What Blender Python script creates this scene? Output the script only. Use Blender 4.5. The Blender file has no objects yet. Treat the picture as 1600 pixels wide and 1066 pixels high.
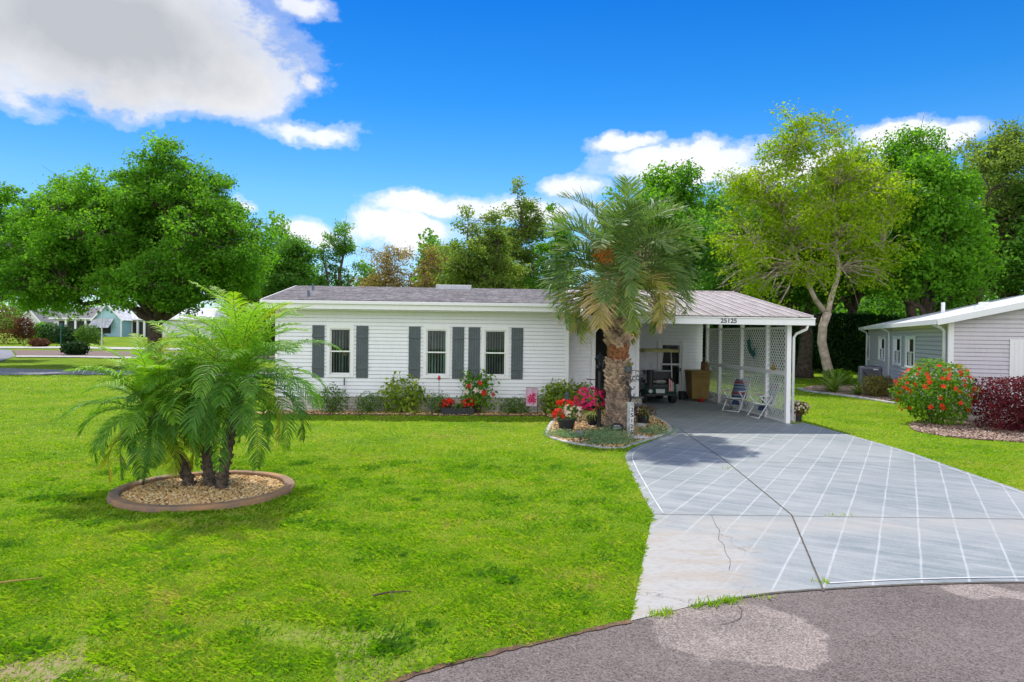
import bpy, bmesh, math, random
import numpy as np
from mathutils import Vector, Matrix
random.seed(7); RNG = np.random.default_rng(11)
R = math.radians
scene = bpy.context.scene
col = scene.collection

# ---------------------------------------------------------------- camera
CAM_H = 2.3; FPX = 1067.0
cam_d = bpy.data.cameras.new('camera'); cam = bpy.data.objects.new('camera', cam_d); col.objects.link(cam)
cam_d.sensor_width = 36.0; cam_d.lens = 36.0*FPX/1600.0; cam_d.clip_start = 0.05; cam_d.clip_end = 2000
CM = Matrix.Translation((0, 0, CAM_H)) @ Matrix.Rotation(R(90-0.59), 4, 'X') @ Matrix.Rotation(R(0.7), 4, 'Z')
cam.matrix_world = CM
scene.camera = cam
scene.render.resolution_x = 1024; scene.render.resolution_y = 682
def ray(px, py):
    d = CM.to_3x3() @ Vector(((px-800)/FPX, (533-py)/FPX, -1)); return d
def at(px, py, D):
    "point seen at a pixel of the photograph, at depth D metres"
    d = ray(px, py); return Vector((0, 0, CAM_H)) + d*(D/d.y)
def gr(px, py, z=0.0):
    d = ray(px, py); return Vector((0, 0, CAM_H)) + d*((z-CAM_H)/d.z)
def g2(px, py): p = gr(px, py); return (p.x, p.y)

# ---------------------------------------------------------------- sun, world, exposure
SUN_EL = 62.0; SDX = -0.20
sun_v = Vector((SDX, 1, 0)).normalized()*math.cos(R(SUN_EL)) + Vector((0, 0, math.sin(R(SUN_EL))))
sl = bpy.data.lights.new('sun', 'SUN'); sl.energy = 3.5; sl.angle = R(1.2); sl.color = (1, 0.95, 0.86)
so = bpy.data.objects.new('sun', sl); col.objects.link(so); so.location = (0, 30, 60)
so.rotation_euler = sun_v.to_track_quat('Z', 'Y').to_euler()
scene.view_settings.view_transform = 'Standard'; scene.view_settings.look = 'None'
scene.view_settings.exposure = 0.50; scene.view_settings.gamma = 1.0; scene.view_settings.use_curve_mapping = False

class NT:
    "tiny node-tree helper"
    def __init__(s, tree): s.t = tree; s.n = tree.nodes; s.l = tree.links
    def node(s, typ, **kw):
        nd = s.n.new(typ)
        for k, v in kw.items(): setattr(nd, k, v)
        return nd
    def put(s, sock, v):
        if isinstance(v, bpy.types.NodeSocket): s.l.new(v, sock)
        elif v is not None: sock.default_value = v
    def math(s, op, a, b=None, c=None, clamp=False):
        nd = s.node('ShaderNodeMath', operation=op, use_clamp=clamp)
        s.put(nd.inputs[0], a)
        if b is not None: s.put(nd.inputs[1], b)
        if c is not None: s.put(nd.inputs[2], c)
        return nd.outputs[0]
    def vmath(s, op, a, b=None, out=0):
        nd = s.node('ShaderNodeVectorMath', operation=op); s.put(nd.inputs[0], a)
        if b is not None: s.put(nd.inputs[1], b)
        return nd.outputs[out]
    def noise(s, vec, scale, detail=3, rough=0.55, dist=0.0, out=0):
        nd = s.node('ShaderNodeTexNoise'); s.put(nd.inputs['Vector'], vec); nd.inputs['Scale'].default_value = scale
        nd.inputs['Detail'].default_value = detail; nd.inputs['Roughness'].default_value = rough; nd.inputs['Distortion'].default_value = dist
        return nd.outputs[out]
    def ramp(s, fac, stops, interp='LINEAR'):
        nd = s.node('ShaderNodeValToRGB'); s.put(nd.inputs[0], fac); cr = nd.color_ramp; cr.interpolation = interp
        while len(cr.elements) > len(stops): cr.elements.remove(cr.elements[-1])
        while len(cr.elements) < len(stops): cr.elements.new(1)
        for e, (p, c) in zip(cr.elements, stops):
            e.position = p; e.color = (c, c, c, 1) if not hasattr(c, '__len__') else (*c, 1)
        return nd.outputs[0]
    def mix(s, fac, a, b, blend='MIX'):
        nd = s.node('ShaderNodeMix', data_type='RGBA', blend_type=blend); s.put(nd.inputs[0], fac)
        for i, v in ((6, a), (7, b)):
            if isinstance(v, (tuple, list)): v = (*v, 1) if len(v) == 3 else v
            s.put(nd.inputs[i], v)
        return nd.outputs[2]
    def sep(s, v):
        nd = s.node('ShaderNodeSeparateXYZ'); s.put(nd.inputs[0], v); return nd.outputs
    def comb(s, x, y, z=0.0):
        nd = s.node('ShaderNodeCombineXYZ'); s.put(nd.inputs[0], x); s.put(nd.inputs[1], y); s.put(nd.inputs[2], z); return nd.outputs[0]

def azel(px, py):
    d = ray(px, py).normalized(); return math.atan2(d.x, d.y), math.asin(d.z)
def make_world():
    w = bpy.data.worlds.new('World'); scene.world = w; w.use_nodes = True
    t = NT(w.node_tree); t.n.clear()
    SKY = 0.1
    sky = t.node('ShaderNodeTexSky', sky_type='NISHITA', sun_disc=False)
    sky.sun_elevation = R(SUN_EL); sky.sun_rotation = math.atan2(SDX, 1)
    sky.air_density = 1.0; sky.dust_density = 0.1; sky.ozone_density = 2.5
    gen = t.node('ShaderNodeTexCoord').outputs['Generated']
    o = t.sep(gen)
    el = t.math('ARCSINE', o[2]); az = t.math('ARCTAN2', o[0], o[1])
    ae = t.comb(az, el, 0.0)
    n1 = t.noise(gen, 9, 5, 0.6, out=1)
    warp = t.vmath('MULTIPLY', t.vmath('SUBTRACT', n1, (0.5, 0.5, 0.5)), (0.11, 0.075, 0))
    p = t.vmath('ADD', ae, warp)
    # (pixel x, pixel y, half width, half height, density)
    blobs = [(110, 15, 285, 105, 1.25), (300, 100, 140, 72, 1.1), (210, 142, 80, 42, .9), (485, 205, 95, 19, .50), (478, 125, 26, 20, .5),
             (460, 5, 60, 26, .55), (60, 160, 110, 22, .4), (972, 222, 60, 20, .7), (1075, 255, 140, 30, .85), (1260, 262, 160, 34, .66), (840, 335, 150, 28, .58),
             (680, 325, 110, 24, .75), (640, 362, 120, 30, .8), (470, 372, 60, 22, .6), (1420, 208, 80, 22, .7),
             (900, 290, 60, 20, .5), (380, 325, 30, 12, .45)]
    mx = None
    for (bx, by, hw, hh, s) in blobs:
        a, e = azel(bx, by); d = t.vmath('SUBTRACT', p, (a, e, 0))
        d = t.vmath('MULTIPLY', d, (1067/hw*0.95, 1067/hh*0.95, 0))
        ln = t.vmath('LENGTH', d, out=1)
        v = t.math('MULTIPLY', t.math('SUBTRACT', 1.25, ln), s)
        mx = v if mx is None else t.math('MAXIMUM', mx, v)
    fine = t.noise(t.vmath('MULTIPLY', gen, (1, 1, 1.8)), 8, 10, 0.64)
    m = t.math('ADD', mx, t.math('MULTIPLY', t.math('SUBTRACT', fine, 0.5), 1.25))
    mask = t.ramp(m, [(0.14, 0), (0.30, 0.30), (0.50, 0.88), (0.74, 1)], 'EASE')
    # bright cloud added out of view behind the camera to light the house front
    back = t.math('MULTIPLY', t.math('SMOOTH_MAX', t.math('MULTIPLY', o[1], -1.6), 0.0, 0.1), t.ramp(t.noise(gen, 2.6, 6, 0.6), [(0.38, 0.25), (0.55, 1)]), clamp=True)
    shade = t.noise(gen, 5.0, 7, 0.62)
    gp = t.vmath('LENGTH', t.vmath('MULTIPLY', t.vmath('SUBTRACT', p, (*azel(130, 30), 0)), (1067/310, 1067/110, 0)), out=1)
    greyf = t.math('MULTIPLY', t.math('SUBTRACT', 1.25, t.math('ADD', gp, t.math('MULTIPLY', t.math('SUBTRACT', shade, .5), 1.2))), 1.0, clamp=True)
    cl = t.mix(t.math('MULTIPLY', t.math('SUBTRACT', shade, 0.45), 2.0, clamp=True), (0.98, 0.98, 1.0), (0.74, 0.80, 0.90))
    cl = t.mix(t.math('MULTIPLY', greyf, .92), cl, (0.44, 0.465, 0.51))
    cl = t.vmath('MULTIPLY', cl, (0.80/SKY,)*3)
    hs = t.node('ShaderNodeHueSaturation'); hs.inputs['Saturation'].default_value = 1.35; hs.inputs['Value'].default_value = 1.0
    t.l.new(sky.outputs[0], hs.inputs['Color'])
    grad = t.ramp(o[2], [(0.0, (.62, .74, 1.0)), (0.10, (.86, .96, 1.10)), (0.19, (.80, 1.02, 1.15)), (0.32, (.30, .82, 1.08)), (0.5, (.05, .58, 1.0))])
    base = t.mix(1.0, hs.outputs[0], grad, 'MULTIPLY')
    c = t.mix(mask, base, cl)
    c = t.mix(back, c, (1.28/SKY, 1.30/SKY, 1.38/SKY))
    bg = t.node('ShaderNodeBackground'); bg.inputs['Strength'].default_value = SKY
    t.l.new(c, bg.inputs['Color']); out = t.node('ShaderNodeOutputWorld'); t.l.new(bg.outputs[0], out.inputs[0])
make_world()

# ---------------------------------------------------------------- materials
def newmat(name):
    m = bpy.data.materials.new(name); m.use_nodes = True; t = NT(m.node_tree); t.n.clear()
    b = t.node('ShaderNodeBsdfPrincipled'); o = t.node('ShaderNodeOutputMaterial'); t.l.new(b.outputs[0], o.inputs[0])
    return m, t, b, o
def pos(t): return t.node('ShaderNodeTexCoord').outputs['Object']
def bump(t, b, h, strength=0.3, dist=0.02):
    bm_ = t.node('ShaderNodeBump'); bm_.inputs['Strength'].default_value = strength; bm_.inputs['Distance'].default_value = dist
    t.l.new(h, bm_.inputs['Height']); t.l.new(bm_.outputs[0], b.inputs['Normal'])
def simple(name, c, rough=0.6, var=0.12, scale=6, metal=0.0, bmp=0.0, bscale=60, c2=None):
    m, t, b, o = newmat(name); p = pos(t)
    n = t.noise(p, scale, 5, 0.6); c2 = c2 or tuple(x*(1-2.2*var) for x in c); hi = tuple(min(1, x*(1+var)) for x in c)
    t.l.new(t.ramp(n, [(0.3, c2), (0.7, hi)]), b.inputs['Base Color'])
    b.inputs['Roughness'].default_value = rough; b.inputs['Metallic'].default_value = metal
    if bmp: bump(t, b, t.noise(p, bscale, 4), bmp)
    return m
def leafmat(name, c_lo, c_hi, trans=0.45, tcol=None, patch=0.6, rough=0.6, third=None, spec=0.18):
    "foliage: colour varies per leaf (attribute rnd) and in broad patches; light passes through"
    m, t, b, o = newmat(name); p = pos(t)
    a = t.node('ShaderNodeAttribute', attribute_name='rnd').outputs['Fac']
    n = t.noise(p, patch, 3, 0.6)
    f = t.math('ADD', t.math('MULTIPLY', a, 0.55), t.math('MULTIPLY', t.math('SUBTRACT', n, 0.28), 1.0), clamp=True)
    stops = [(0.1, c_lo), (0.85, c_hi)]
    if third: stops = [(0.1, c_lo), (0.72, c_hi), (0.97, third)]
    c = t.ramp(f, stops)
    t.l.new(c, b.inputs['Base Color']); b.inputs['Roughness'].default_value = rough
    b.inputs['Specular IOR Level'].default_value = spec
    tr = t.node('ShaderNodeBsdfTranslucent')
    t.l.new(t.mix(1.0, c, tcol or (1.9, 1.9, 0.8), 'MULTIPLY'), tr.inputs['Color'])
    mx = t.node('ShaderNodeMixShader'); mx.inputs[0].default_value = trans
    t.l.new(b.outputs[0], mx.inputs[1]); t.l.new(tr.outputs[0], mx.inputs[2]); t.l.new(mx.outputs[0], o.inputs[0])
    return m
def glassmat(name, tint=(0.75, 0.85, 0.82), refl=1.0):
    m, t, b, o = newmat(name)
    tr = t.node('ShaderNodeBsdfTransparent'); tr.inputs[0].default_value = (*tint, 1)
    gl = t.node('ShaderNodeBsdfGlossy'); gl.inputs['Roughness'].default_value = 0.02; gl.inputs[0].default_value = (refl,)*3+(1,)
    fr = t.node('ShaderNodeFresnel'); fr.inputs[0].default_value = 1.42
    mx = t.node('ShaderNodeMixShader'); t.l.new(fr.outputs[0], mx.inputs[0]); t.l.new(tr.outputs[0], mx.inputs[1]); t.l.new(gl.outputs[0], mx.inputs[2])
    t.l.new(mx.outputs[0], o.inputs[0]); return m
M = {}
def dirty_paint(name, c, rough=0.5, dirt=(0.45, 0.43, 0.36), amt=0.25):
    m, t, b, o = newmat(name); p = pos(t)
    n = t.noise(t.vmath('MULTIPLY', p, (3, 3, 0.6)), 3.0, 6, 0.65)
    f = t.math('MULTIPLY', t.ramp(n, [(0.48, 0), (0.75, 1)]), amt)
    t.l.new(t.mix(f, c, dirt), b.inputs['Base Color']); b.inputs['Roughness'].default_value = rough
    return m
M['white'] = dirty_paint('white_vinyl_siding', (0.80, 0.80, 0.83), 0.45, amt=0.16)
M['trim'] = dirty_paint('white_painted_trim', (0.84, 0.83, 0.83), 0.5, amt=0.13)
M['lattice'] = dirty_paint('white_lattice_plastic', (0.74, 0.76, 0.72), 0.5, amt=0.3)
M['shutter'] = simple('slate_grey_shutter_paint', (0.085, 0.105, 0.115), 0.55, 0.08, 4)
M['grey_siding'] = dirty_paint('lavender_grey_siding', (0.60, 0.555, 0.59), 0.5, amt=0.2, dirt=(0.25, 0.24, 0.24))
M['black'] = simple('black_metal', (0.018, 0.020, 0.024), 0.4, 0.1)
M['blackp'] = simple('black_plastic', (0.022, 0.022, 0.026), 0.5, 0.1)
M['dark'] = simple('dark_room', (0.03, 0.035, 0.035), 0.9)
M['rubber'] = simple('tyre_rubber', (0.02, 0.02, 0.02), 0.8, 0.1, 20)
M['alu'] = simple('white_tube_metal', (0.75, 0.75, 0.76), 0.35, 0.05)
M['galv'] = simple('galvanised_metal', (0.45, 0.47, 0.50), 0.4, 0.1, 8, 0.6)
M['glass'] = glassmat('window_glass')
M['blind'] = simple('pale_green_vertical_blinds', (0.13, 0.21, 0.15), 0.7, 0.25, 5)
def siding_brick():
    m, t, b, o = newmat('pale_painted_brick'); p = pos(t)
    br = t.node('ShaderNodeTexBrick'); s = t.sep(p)
    t.l.new(t.comb(s[0], s[2]), br.inputs['Vector'])
    br.inputs['Scale'].default_value = 1.0; br.inputs['Brick Width'].default_value = 0.22; br.inputs['Row Height'].default_value = 0.085
    br.inputs['Mortar Size'].default_value = 0.007; br.inputs['Color1'].default_value = (0.62, 0.58, 0.50, 1); br.inputs['Color2'].default_value = (0.42, 0.37, 0.31, 1)
    br.inputs['Mortar'].default_value = (0.22, 0.20, 0.18, 1)
    c = t.mix(t.ramp(t.noise(p, 7, 4), [(0.45, 0), (0.7, 0.6)]), br.outputs[0], (0.70, 0.67, 0.60))
    t.l.new(c, b.inputs['Base Color']); b.inputs['Roughness'].default_value = 0.85; bump(t, b, br.outputs['Fac'], -0.6, 0.01); return m
M['brick'] = siding_brick()
def stonemat(name, c1, c2, scale=5.0, mortar=(0.52, 0.50, 0.45), w=0.05):
    m, t, b, o = newmat(name); p = pos(t)
    v = t.node('ShaderNodeTexVoronoi', feature='DISTANCE_TO_EDGE'); t.l.new(p, v.inputs[0]); v.inputs['Scale'].default_value = scale
    v2 = t.node('ShaderNodeTexVoronoi'); t.l.new(p, v2.inputs[0]); v2.inputs['Scale'].default_value = scale
    c = t.mix(t.sep(v2.outputs['Color'])[0], c1, c2); c = t.mix(t.ramp(t.noise(p, 20, 4), [(0.4, 0), (0.8, 0.4)]), c, (0.6, 0.58, 0.52))
    f = t.ramp(v.outputs[0], [(w*0.6, 1), (w, 0)])
    t.l.new(t.mix(f, c, mortar), b.inputs['Base Color']); b.inputs['Roughness'].default_value = 0.85
    bump(t, b, v.outputs[0], 0.6, 0.03); return m
M['stone'] = stonemat('cream_fieldstone', (0.62, 0.56, 0.46), (0.36, 0.31, 0.25), 4.5, (0.30, 0.28, 0.25))
M['ledge'] = stonemat('stacked_ledge_stone', (0.50, 0.44, 0.36), (0.25, 0.22, 0.19), 9, (0.12, 0.11, 0.1))
def shingle():
    m, t, b, o = newmat('weathered_asphalt_shingle'); p = pos(t); s = t.sep(p)
    br = t.node('ShaderNodeTexBrick'); t.l.new(t.comb(s[0], s[1]), br.inputs['Vector']); br.inputs['Scale'].default_value = 1.0
    br.inputs['Brick Width'].default_value = 0.30; br.inputs['Row Height'].default_value = 0.16; br.inputs['Mortar Size'].default_value = 0.008
    br.inputs['Color1'].default_value = (0.17, 0.145, 0.15, 1); br.inputs['Color2'].default_value = (0.075, 0.065, 0.072, 1); br.inputs['Mortar'].default_value = (0.05, 0.045, 0.045, 1)
    n = t.noise(t.vmath('MULTIPLY', p, (1, 2.2, 1)), 1.6, 7, 0.7)
    c = t.mix(t.ramp(n, [(0.42, 0), (0.62, 0.75)]), br.outputs[0], (0.27, 0.25, 0.24))
    n2 = t.noise(t.vmath('MULTIPLY', p, (1, .45, 1)), 7, 5, 0.75); c = t.mix(t.ramp(n2, [(0.44, 0), (0.60, 0.85)]), c, (0.045, 0.04, 0.047))
    t.l.new(c, b.inputs['Base Color']); b.inputs['Roughness'].default_value = 0.9; bump(t, b, t.noise(p, 90, 3), 0.4, 0.01); return m
M['shingle'] = shingle()
def panroof():
    m, t, b, o = newmat('stained_metal_pan_roof'); p = pos(t)
    n = t.noise(t.vmath('MULTIPLY', p, (5.0, 0.7, 1)), 1.3, 7, 0.7); n2 = t.noise(p, 2.2, 6, 0.65)
    c = t.ramp(n, [(0.3, (0.44, 0.40, 0.37)), (0.5, (0.27, 0.235, 0.215)), (0.75, (0.14, 0.11, 0.095))])
    c = t.mix(t.ramp(n2, [(0.45, 0), (0.7, 0.6)]), c, (0.44, 0.40, 0.39))
    t.l.new(c, b.inputs['Base Color']); b.inputs['Roughness'].default_value = 0.75; return m
M['pan'] = panroof()
def grassground():
    m, t, b, o = newmat('lawn_ground'); p = pos(t)
    n = t.noise(p, 0.5, 6, 0.65); n2 = t.noise(p, 14, 5, 0.7); s = t.sep(p)
    c = t.ramp(n, [(0.3, (0.085, 0.185, 0.006)), (0.5, (0.190, 0.300, 0.008)), (0.66, (0.270, 0.350, 0.012)), (0.82, (0.33, 0.29, 0.06))])
    c = t.mix(t.ramp(n2, [(0.4, 0), (0.66, 0.75)]), c, (0.070, 0.120, 0.010))
    # bare sandy patches by the kerb, bottom left
    n3 = t.noise(p, 1.1, 5, 0.65)
    near = t.math('MULTIPLY', t.math('SUBTRACT', 5.6, s[1]), 0.8, clamp=True)
    lf = t.math('MULTIPLY', t.math('SUBTRACT', -0.4, s[0]), 1.0, clamp=True)
    f = t.math('MULTIPLY', t.math('MULTIPLY', near, lf), t.ramp(n3, [(0.42, 0), (0.56, 1)]))
    c = t.mix(f, c, (0.36, 0.27, 0.17))
    t.l.new(c, b.inputs['Base Color']); b.inputs['Roughness'].default_value = 0.95; b.inputs['Specular IOR Level'].default_value = 0.1
    bump(t, b, n2, 0.7, 0.06); return m
M['lawn'] = grassground()
def blademat():
    m, t, b, o = newmat('grass_blades'); p = pos(t)
    a = t.node('ShaderNodeAttribute', attribute_name='rnd').outputs['Fac']
    n = t.noise(p, 0.45, 7, 0.7); n2 = t.noise(p, 3.0, 5, 0.65)
    f = t.math('ADD', t.math('MULTIPLY', n, 0.85), t.math('ADD', t.math('MULTIPLY', a, 0.26), t.math('MULTIPLY', n2, 0.38))); f = t.math('SUBTRACT', f, 0.10)
    c = t.ramp(f, [(0.34, (0.055, 0.165, 0.005)), (0.48, (0.145, 0.310, 0.007)), (0.62, (0.250, 0.420, 0.010)), (0.75, (0.37, 0.45, 0.035)), (0.88, (0.46, 0.38, 0.13))])
    t.l.new(c, b.inputs['Base Color']); b.inputs['Roughness'].default_value = 0.5; b.inputs['Specular IOR Level'].default_value = 0.25
    tr = t.node('ShaderNodeBsdfTranslucent'); t.l.new(t.mix(1.0, c, (1.5, 1.6, 0.8), 'MULTIPLY'), tr.inputs['Color'])
    mx = t.node('ShaderNodeMixShader'); mx.inputs[0].default_value = 0.42
    t.l.new(b.outputs[0], mx.inputs[1]); t.l.new(tr.outputs[0], mx.inputs[2]); t.l.new(mx.outputs[0], o.inputs[0]); return m
M['blade'] = blademat()
def asphalt(name, lo, hi, patches=()):
    m, t, b, o = newmat(name); p = pos(t)
    v = t.node('ShaderNodeTexVoronoi'); t.l.new(p, v.inputs[0]); v.inputs['Scale'].default_value = 100
    g = t.sep(v.outputs['Color'])[0]; n = t.noise(p, 0.9, 6, 0.7); n2 = t.noise(p, 28, 4, 0.7)
    f = t.math('ADD', t.math('MULTIPLY', g, 0.55), t.math('MULTIPLY', n, 0.6)); f = t.math('ADD', f, t.math('MULTIPLY', t.math('SUBTRACT', n2, .5), .5))
    mid = tuple((a+b_)/2 for a, b_ in zip(lo, hi)); c = t.ramp(f, [(0.25, lo), (0.55, mid), (0.9, hi)])
    if patches:
        # worn areas where the fine binder has gone and pale aggregate shows
        pale = t.ramp(f, [(0.25, (0.13, 0.10, 0.088)), (0.6, (0.28, 0.23, 0.20)), (0.9, (0.47, 0.39, 0.345))]); mk = None
        wv = t.vmath('MULTIPLY', t.vmath('SUBTRACT', t.noise(p, 2.0, 6, 0.65, out=1), (.5, .5, .5)), (.55, .55, 0)); q = t.vmath('ADD', p, wv)
        for (px, py, rx, ry) in patches:
            c0 = gr(px, py); d = t.vmath('LENGTH', t.vmath('MULTIPLY', t.vmath('SUBTRACT', q, (c0.x, c0.y, 0)), (1/rx, 1/ry, 0)), out=1)
            k = t.ramp(d, [(0.90, 1), (1.04, 0)]); mk = k if mk is None else t.math('MAXIMUM', mk, k)
        c = t.mix(t.math('MULTIPLY', mk, t.ramp(n, [(.3, .45), (.6, .78)])), c, pale)
    t.l.new(c, b.inputs['Base Color']); b.inputs['Roughness'].default_value = 0.85; bump(t, b, v.outputs[0], 0.5, 0.008); return m
M['asphalt'] = asphalt('asphalt', (0.048, 0.036, 0.032), (0.225, 0.183, 0.168), [(1110, 990, .48, .50), (1185, 985, .52, .52), (1215, 1020, .34, .28), (1130, 965, .30, .25), (1535, 927, .30, .20), (1575, 930, .22, .14)])
M['patch'] = asphalt('worn_pale_asphalt', (0.15, 0.12, 0.11), (0.47, 0.40, 0.37))
M['roadfar'] = asphalt('far_road', (0.14, 0.14, 0.16), (0.30, 0.30, 0.33))
M['concrete'] = simple('concrete', (0.50, 0.48, 0.44), 0.85, 0.2, 4, bmp=0.2)
M['soil'] = simple('mulch_soil', (0.16, 0.09, 0.05), 0.95, 0.4, 12, bmp=0.5)
M['terra'] = simple('stained_kerb_concrete', (0.38, 0.20, 0.08), 0.85, 0.3, 2.2, bmp=0.5, bscale=30, c2=(0.17, 0.13, 0.105))
def pebbles(name, stops):
    m, t, b, o = newmat(name)
    a = t.node('ShaderNodeAttribute', attribute_name='rnd').outputs['Fac']; c = t.ramp(a, stops)
    t.l.new(t.mix(t.math('MULTIPLY', t.noise(pos(t), 60, 3), 0.15), c, (0.6, 0.5, 0.4)), b.inputs['Base Color']); b.inputs['Roughness'].default_value = 0.7; return m
M['pebble'] = pebbles('tan_pebbles', [(0, (0.26, 0.11, 0.03)), (0.35, (0.60, 0.34, 0.10)), (0.7, (0.78, 0.52, 0.20)), (0.95, (0.85, 0.72, 0.45))])
M['pebble2'] = pebbles('brown_mulch_pebbles', [(0, (0.13, 0.06, 0.04)), (0.5, (0.33, 0.20, 0.14)), (1, (0.5, 0.4, 0.32))])
M['bark'] = simple('oak_bark', (0.105, 0.075, 0.055), 0.9, 0.35, 6, bmp=0.6, bscale=18)
M['palebark'] = simple('pale_tree_bark', (0.50, 0.40, 0.31), 0.85, 0.25, 4, bmp=0.5, bscale=14)
M['twig'] = simple('brown_twigs', (0.14, 0.09, 0.06), 0.9, 0.3, 5)
M['flower_red'] = leafmat('red_petals', (0.50, 0.012, 0.008), (0.80, 0.035, 0.015), 0.25, (1.3, .8, .6), 8)
M['flower_orange'] = leafmat('orange_red_petals', (0.72, 0.030, 0.010), (0.88, 0.085, 0.02), 0.3, (1.2, .9, .6), 8)
M['flower_pink'] = leafmat('magenta_petals', (0.55, 0.012, 0.10), (0.82, 0.04, 0.20), 0.25, (1.3, .8, .8), 8)
M['flower_cream'] = leafmat('cream_petals', (0.55, 0.40, 0.30), (0.85, 0.75, 0.65), 0.2, (1, 1, 1), 8)

# ---------------------------------------------------------------- builders
class F:
    "local frame: origin o, axes u (along), n (outward), w (up)"
    def __init__(s, o=(0, 0, 0), u=(1, 0, 0), n=(0, 1, 0), w=(0, 0, 1)):
        s.o = Vector(o); s.u = Vector(u).normalized(); s.n = Vector(n).normalized(); s.w = Vector(w).normalized()
    def p(s, a, b, c): return s.o + s.u*a + s.n*b + s.w*c
ID = F()
class MB:
    def __init__(s): s.v = []; s.f = []
    def add(s, vs, fs):
        k = len(s.v); s.v += [tuple(v) for v in vs]; s.f += [tuple(i+k for i in f) for f in fs]
    def box(s, x0, x1, y0, y1, z0, z1, f=ID, taper=0.0):
        t = taper
        vs = [f.p(x, y, z) for z, q in ((z0, 0), (z1, t)) for x, y in ((x0+q, y0+q), (x1-q, y0+q), (x1-q, y1-q), (x0+q, y1-q))]
        s.add(vs, [(0, 3, 2, 1), (4, 5, 6, 7), (0, 1, 5, 4), (1, 2, 6, 5), (2, 3, 7, 6), (3, 0, 4, 7)]); return s
    def quad(s, a, b, c, d): s.add([a, b, c, d], [(0, 1, 2, 3)]); return s
    def bar(s, a, b, w, h=None, up=(0, 0, 1)):
        "rectangular bar from a to b"
        a, b = Vector(a), Vector(b); h = h or w; d = (b-a).normalized(); u = d.cross(Vector(up))
        if u.length < 1e-4: u = d.cross(Vector((1, 0, 0)))
        u.normalize(); v = u.cross(d); vs = []
        for p in (a, b): vs += [p+u*w/2*i+v*h/2*j for i, j in ((-1, -1), (1, -1), (1, 1), (-1, 1))]
        s.add(vs, [(0, 1, 2, 3), (4, 7, 6, 5), (0, 4, 5, 1), (1, 5, 6, 2), (2, 6, 7, 3), (3, 7, 4, 0)]); return s
    def tube(s, pts, rad, n=8, cap=True, squash=1.0):
        pts = [Vector(p) for p in pts]; rad = rad if hasattr(rad, '__len__') else [rad]*len(pts)
        k = len(s.v); u = None
        for i, p in enumerate(pts):
            d = (pts[min(i+1, len(pts)-1)]-pts[max(i-1, 0)]).normalized()
            if u is None:
                u = d.cross(Vector((0, 0, 1)))
                if u.length < 1e-3: u = Vector((1, 0, 0))
            u = (u-d*u.dot(d)).normalized(); v = d.cross(u)
            for j in range(n):
                a = 2*math.pi*j/n; s.v.append(tuple(p+(u*math.cos(a)+v*math.sin(a)*squash)*rad[i]))
        for i in range(len(pts)-1):
            for j in range(n):
                s.f.append((k+i*n+j, k+i*n+(j+1) % n, k+(i+1)*n+(j+1) % n, k+(i+1)*n+j))
        if cap:
            s.f.append(tuple(k+j for j in reversed(range(n)))); s.f.append(tuple(k+(len(pts)-1)*n+j for j in range(n)))
        return s
    def lathe(s, prof, o=(0, 0, 0), n=16, sq=1.0):
        "prof: list of (radius, z)"
        k = len(s.v); o = Vector(o)
        for r, z in prof:
            for j in range(n):
                a = 2*math.pi*j/n; s.v.append((o.x+r*math.cos(a), o.y+r*sq*math.sin(a), o.z+z))
        for i in range(len(prof)-1):
            for j in range(n): s.f.append((k+i*n+j, k+i*n+(j+1) % n, k+(i+1)*n+(j+1) % n, k+(i+1)*n+j))
        if prof[0][0] > 0.001: s.f.append(tuple(k+j for j in reversed(range(n))))
        if prof[-1][0] > 0.001: s.f.append(tuple(k+(len(prof)-1)*n+j for j in range(n)))
        return s
    def prism(s, poly, d0, d1, f=ID):
        "outline poly in (u,w) of frame f, from d0 to d1 along n"
        m = len(poly); vs = [f.p(a, d0, c) for a, c in poly]+[f.p(a, d1, c) for a, c in poly]
        s.add(vs, [tuple(range(m)), tuple(reversed(range(m, 2*m)))]+[(i, i+m, (i+1) % m+m, (i+1) % m) for i in range(m)]); return s
    def ell(s, c, r, n=10, m=7, jit=0.0):
        c = Vector(c); k = len(s.v)
        for i in range(m+1):
            th = math.pi*i/m
            for j in range(n):
                ph = 2*math.pi*j/n; q = 1+random.uniform(-jit, jit)
                s.v.append((c.x+r[0]*q*math.sin(th)*math.cos(ph), c.y+r[1]*q*math.sin(th)*math.sin(ph), c.z+r[2]*q*math.cos(th)))
        for i in range(m):
            for j in range(n): s.f.append((k+i*n+j, k+(i+1)*n+j, k+(i+1)*n+(j+1) % n, k+i*n+(j+1) % n))
        return s
    def build(s, name, mat, parent=None, bevel=0.0, smooth=False, loc=None, rotz=0.0, fix=True):
        me = bpy.data.meshes.new(name); me.from_pydata(s.v, [], s.f)
        if fix:
            b = bmesh.new(); b.from_mesh(me); bmesh.ops.remove_doubles(b, verts=b.verts, dist=1e-5)
            bmesh.ops.recalc_face_normals(b, faces=b.faces); b.to_mesh(me); b.free()
        if smooth: me.polygons.foreach_set('use_smooth', [True]*len(me.polygons))
        me.materials.append(mat); o = bpy.data.objects.new(name, me); col.objects.link(o)
        if parent: o.parent = parent
        if loc is not None: o.location = loc; o.rotation_euler = (0, 0, rotz)
        if bevel:
            md = o.modifiers.new('bevel', 'BEVEL'); md.width = bevel; md.segments = 2; md.limit_method = 'ANGLE'; md.angle_limit = R(40)
        return o
def tag(o, label=None, cat=None, group=None, kind=None):
    if label: o['label'] = label
    if cat: o['category'] = cat
    if group: o['group'] = group
    if kind: o['kind'] = kind
    return o
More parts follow.
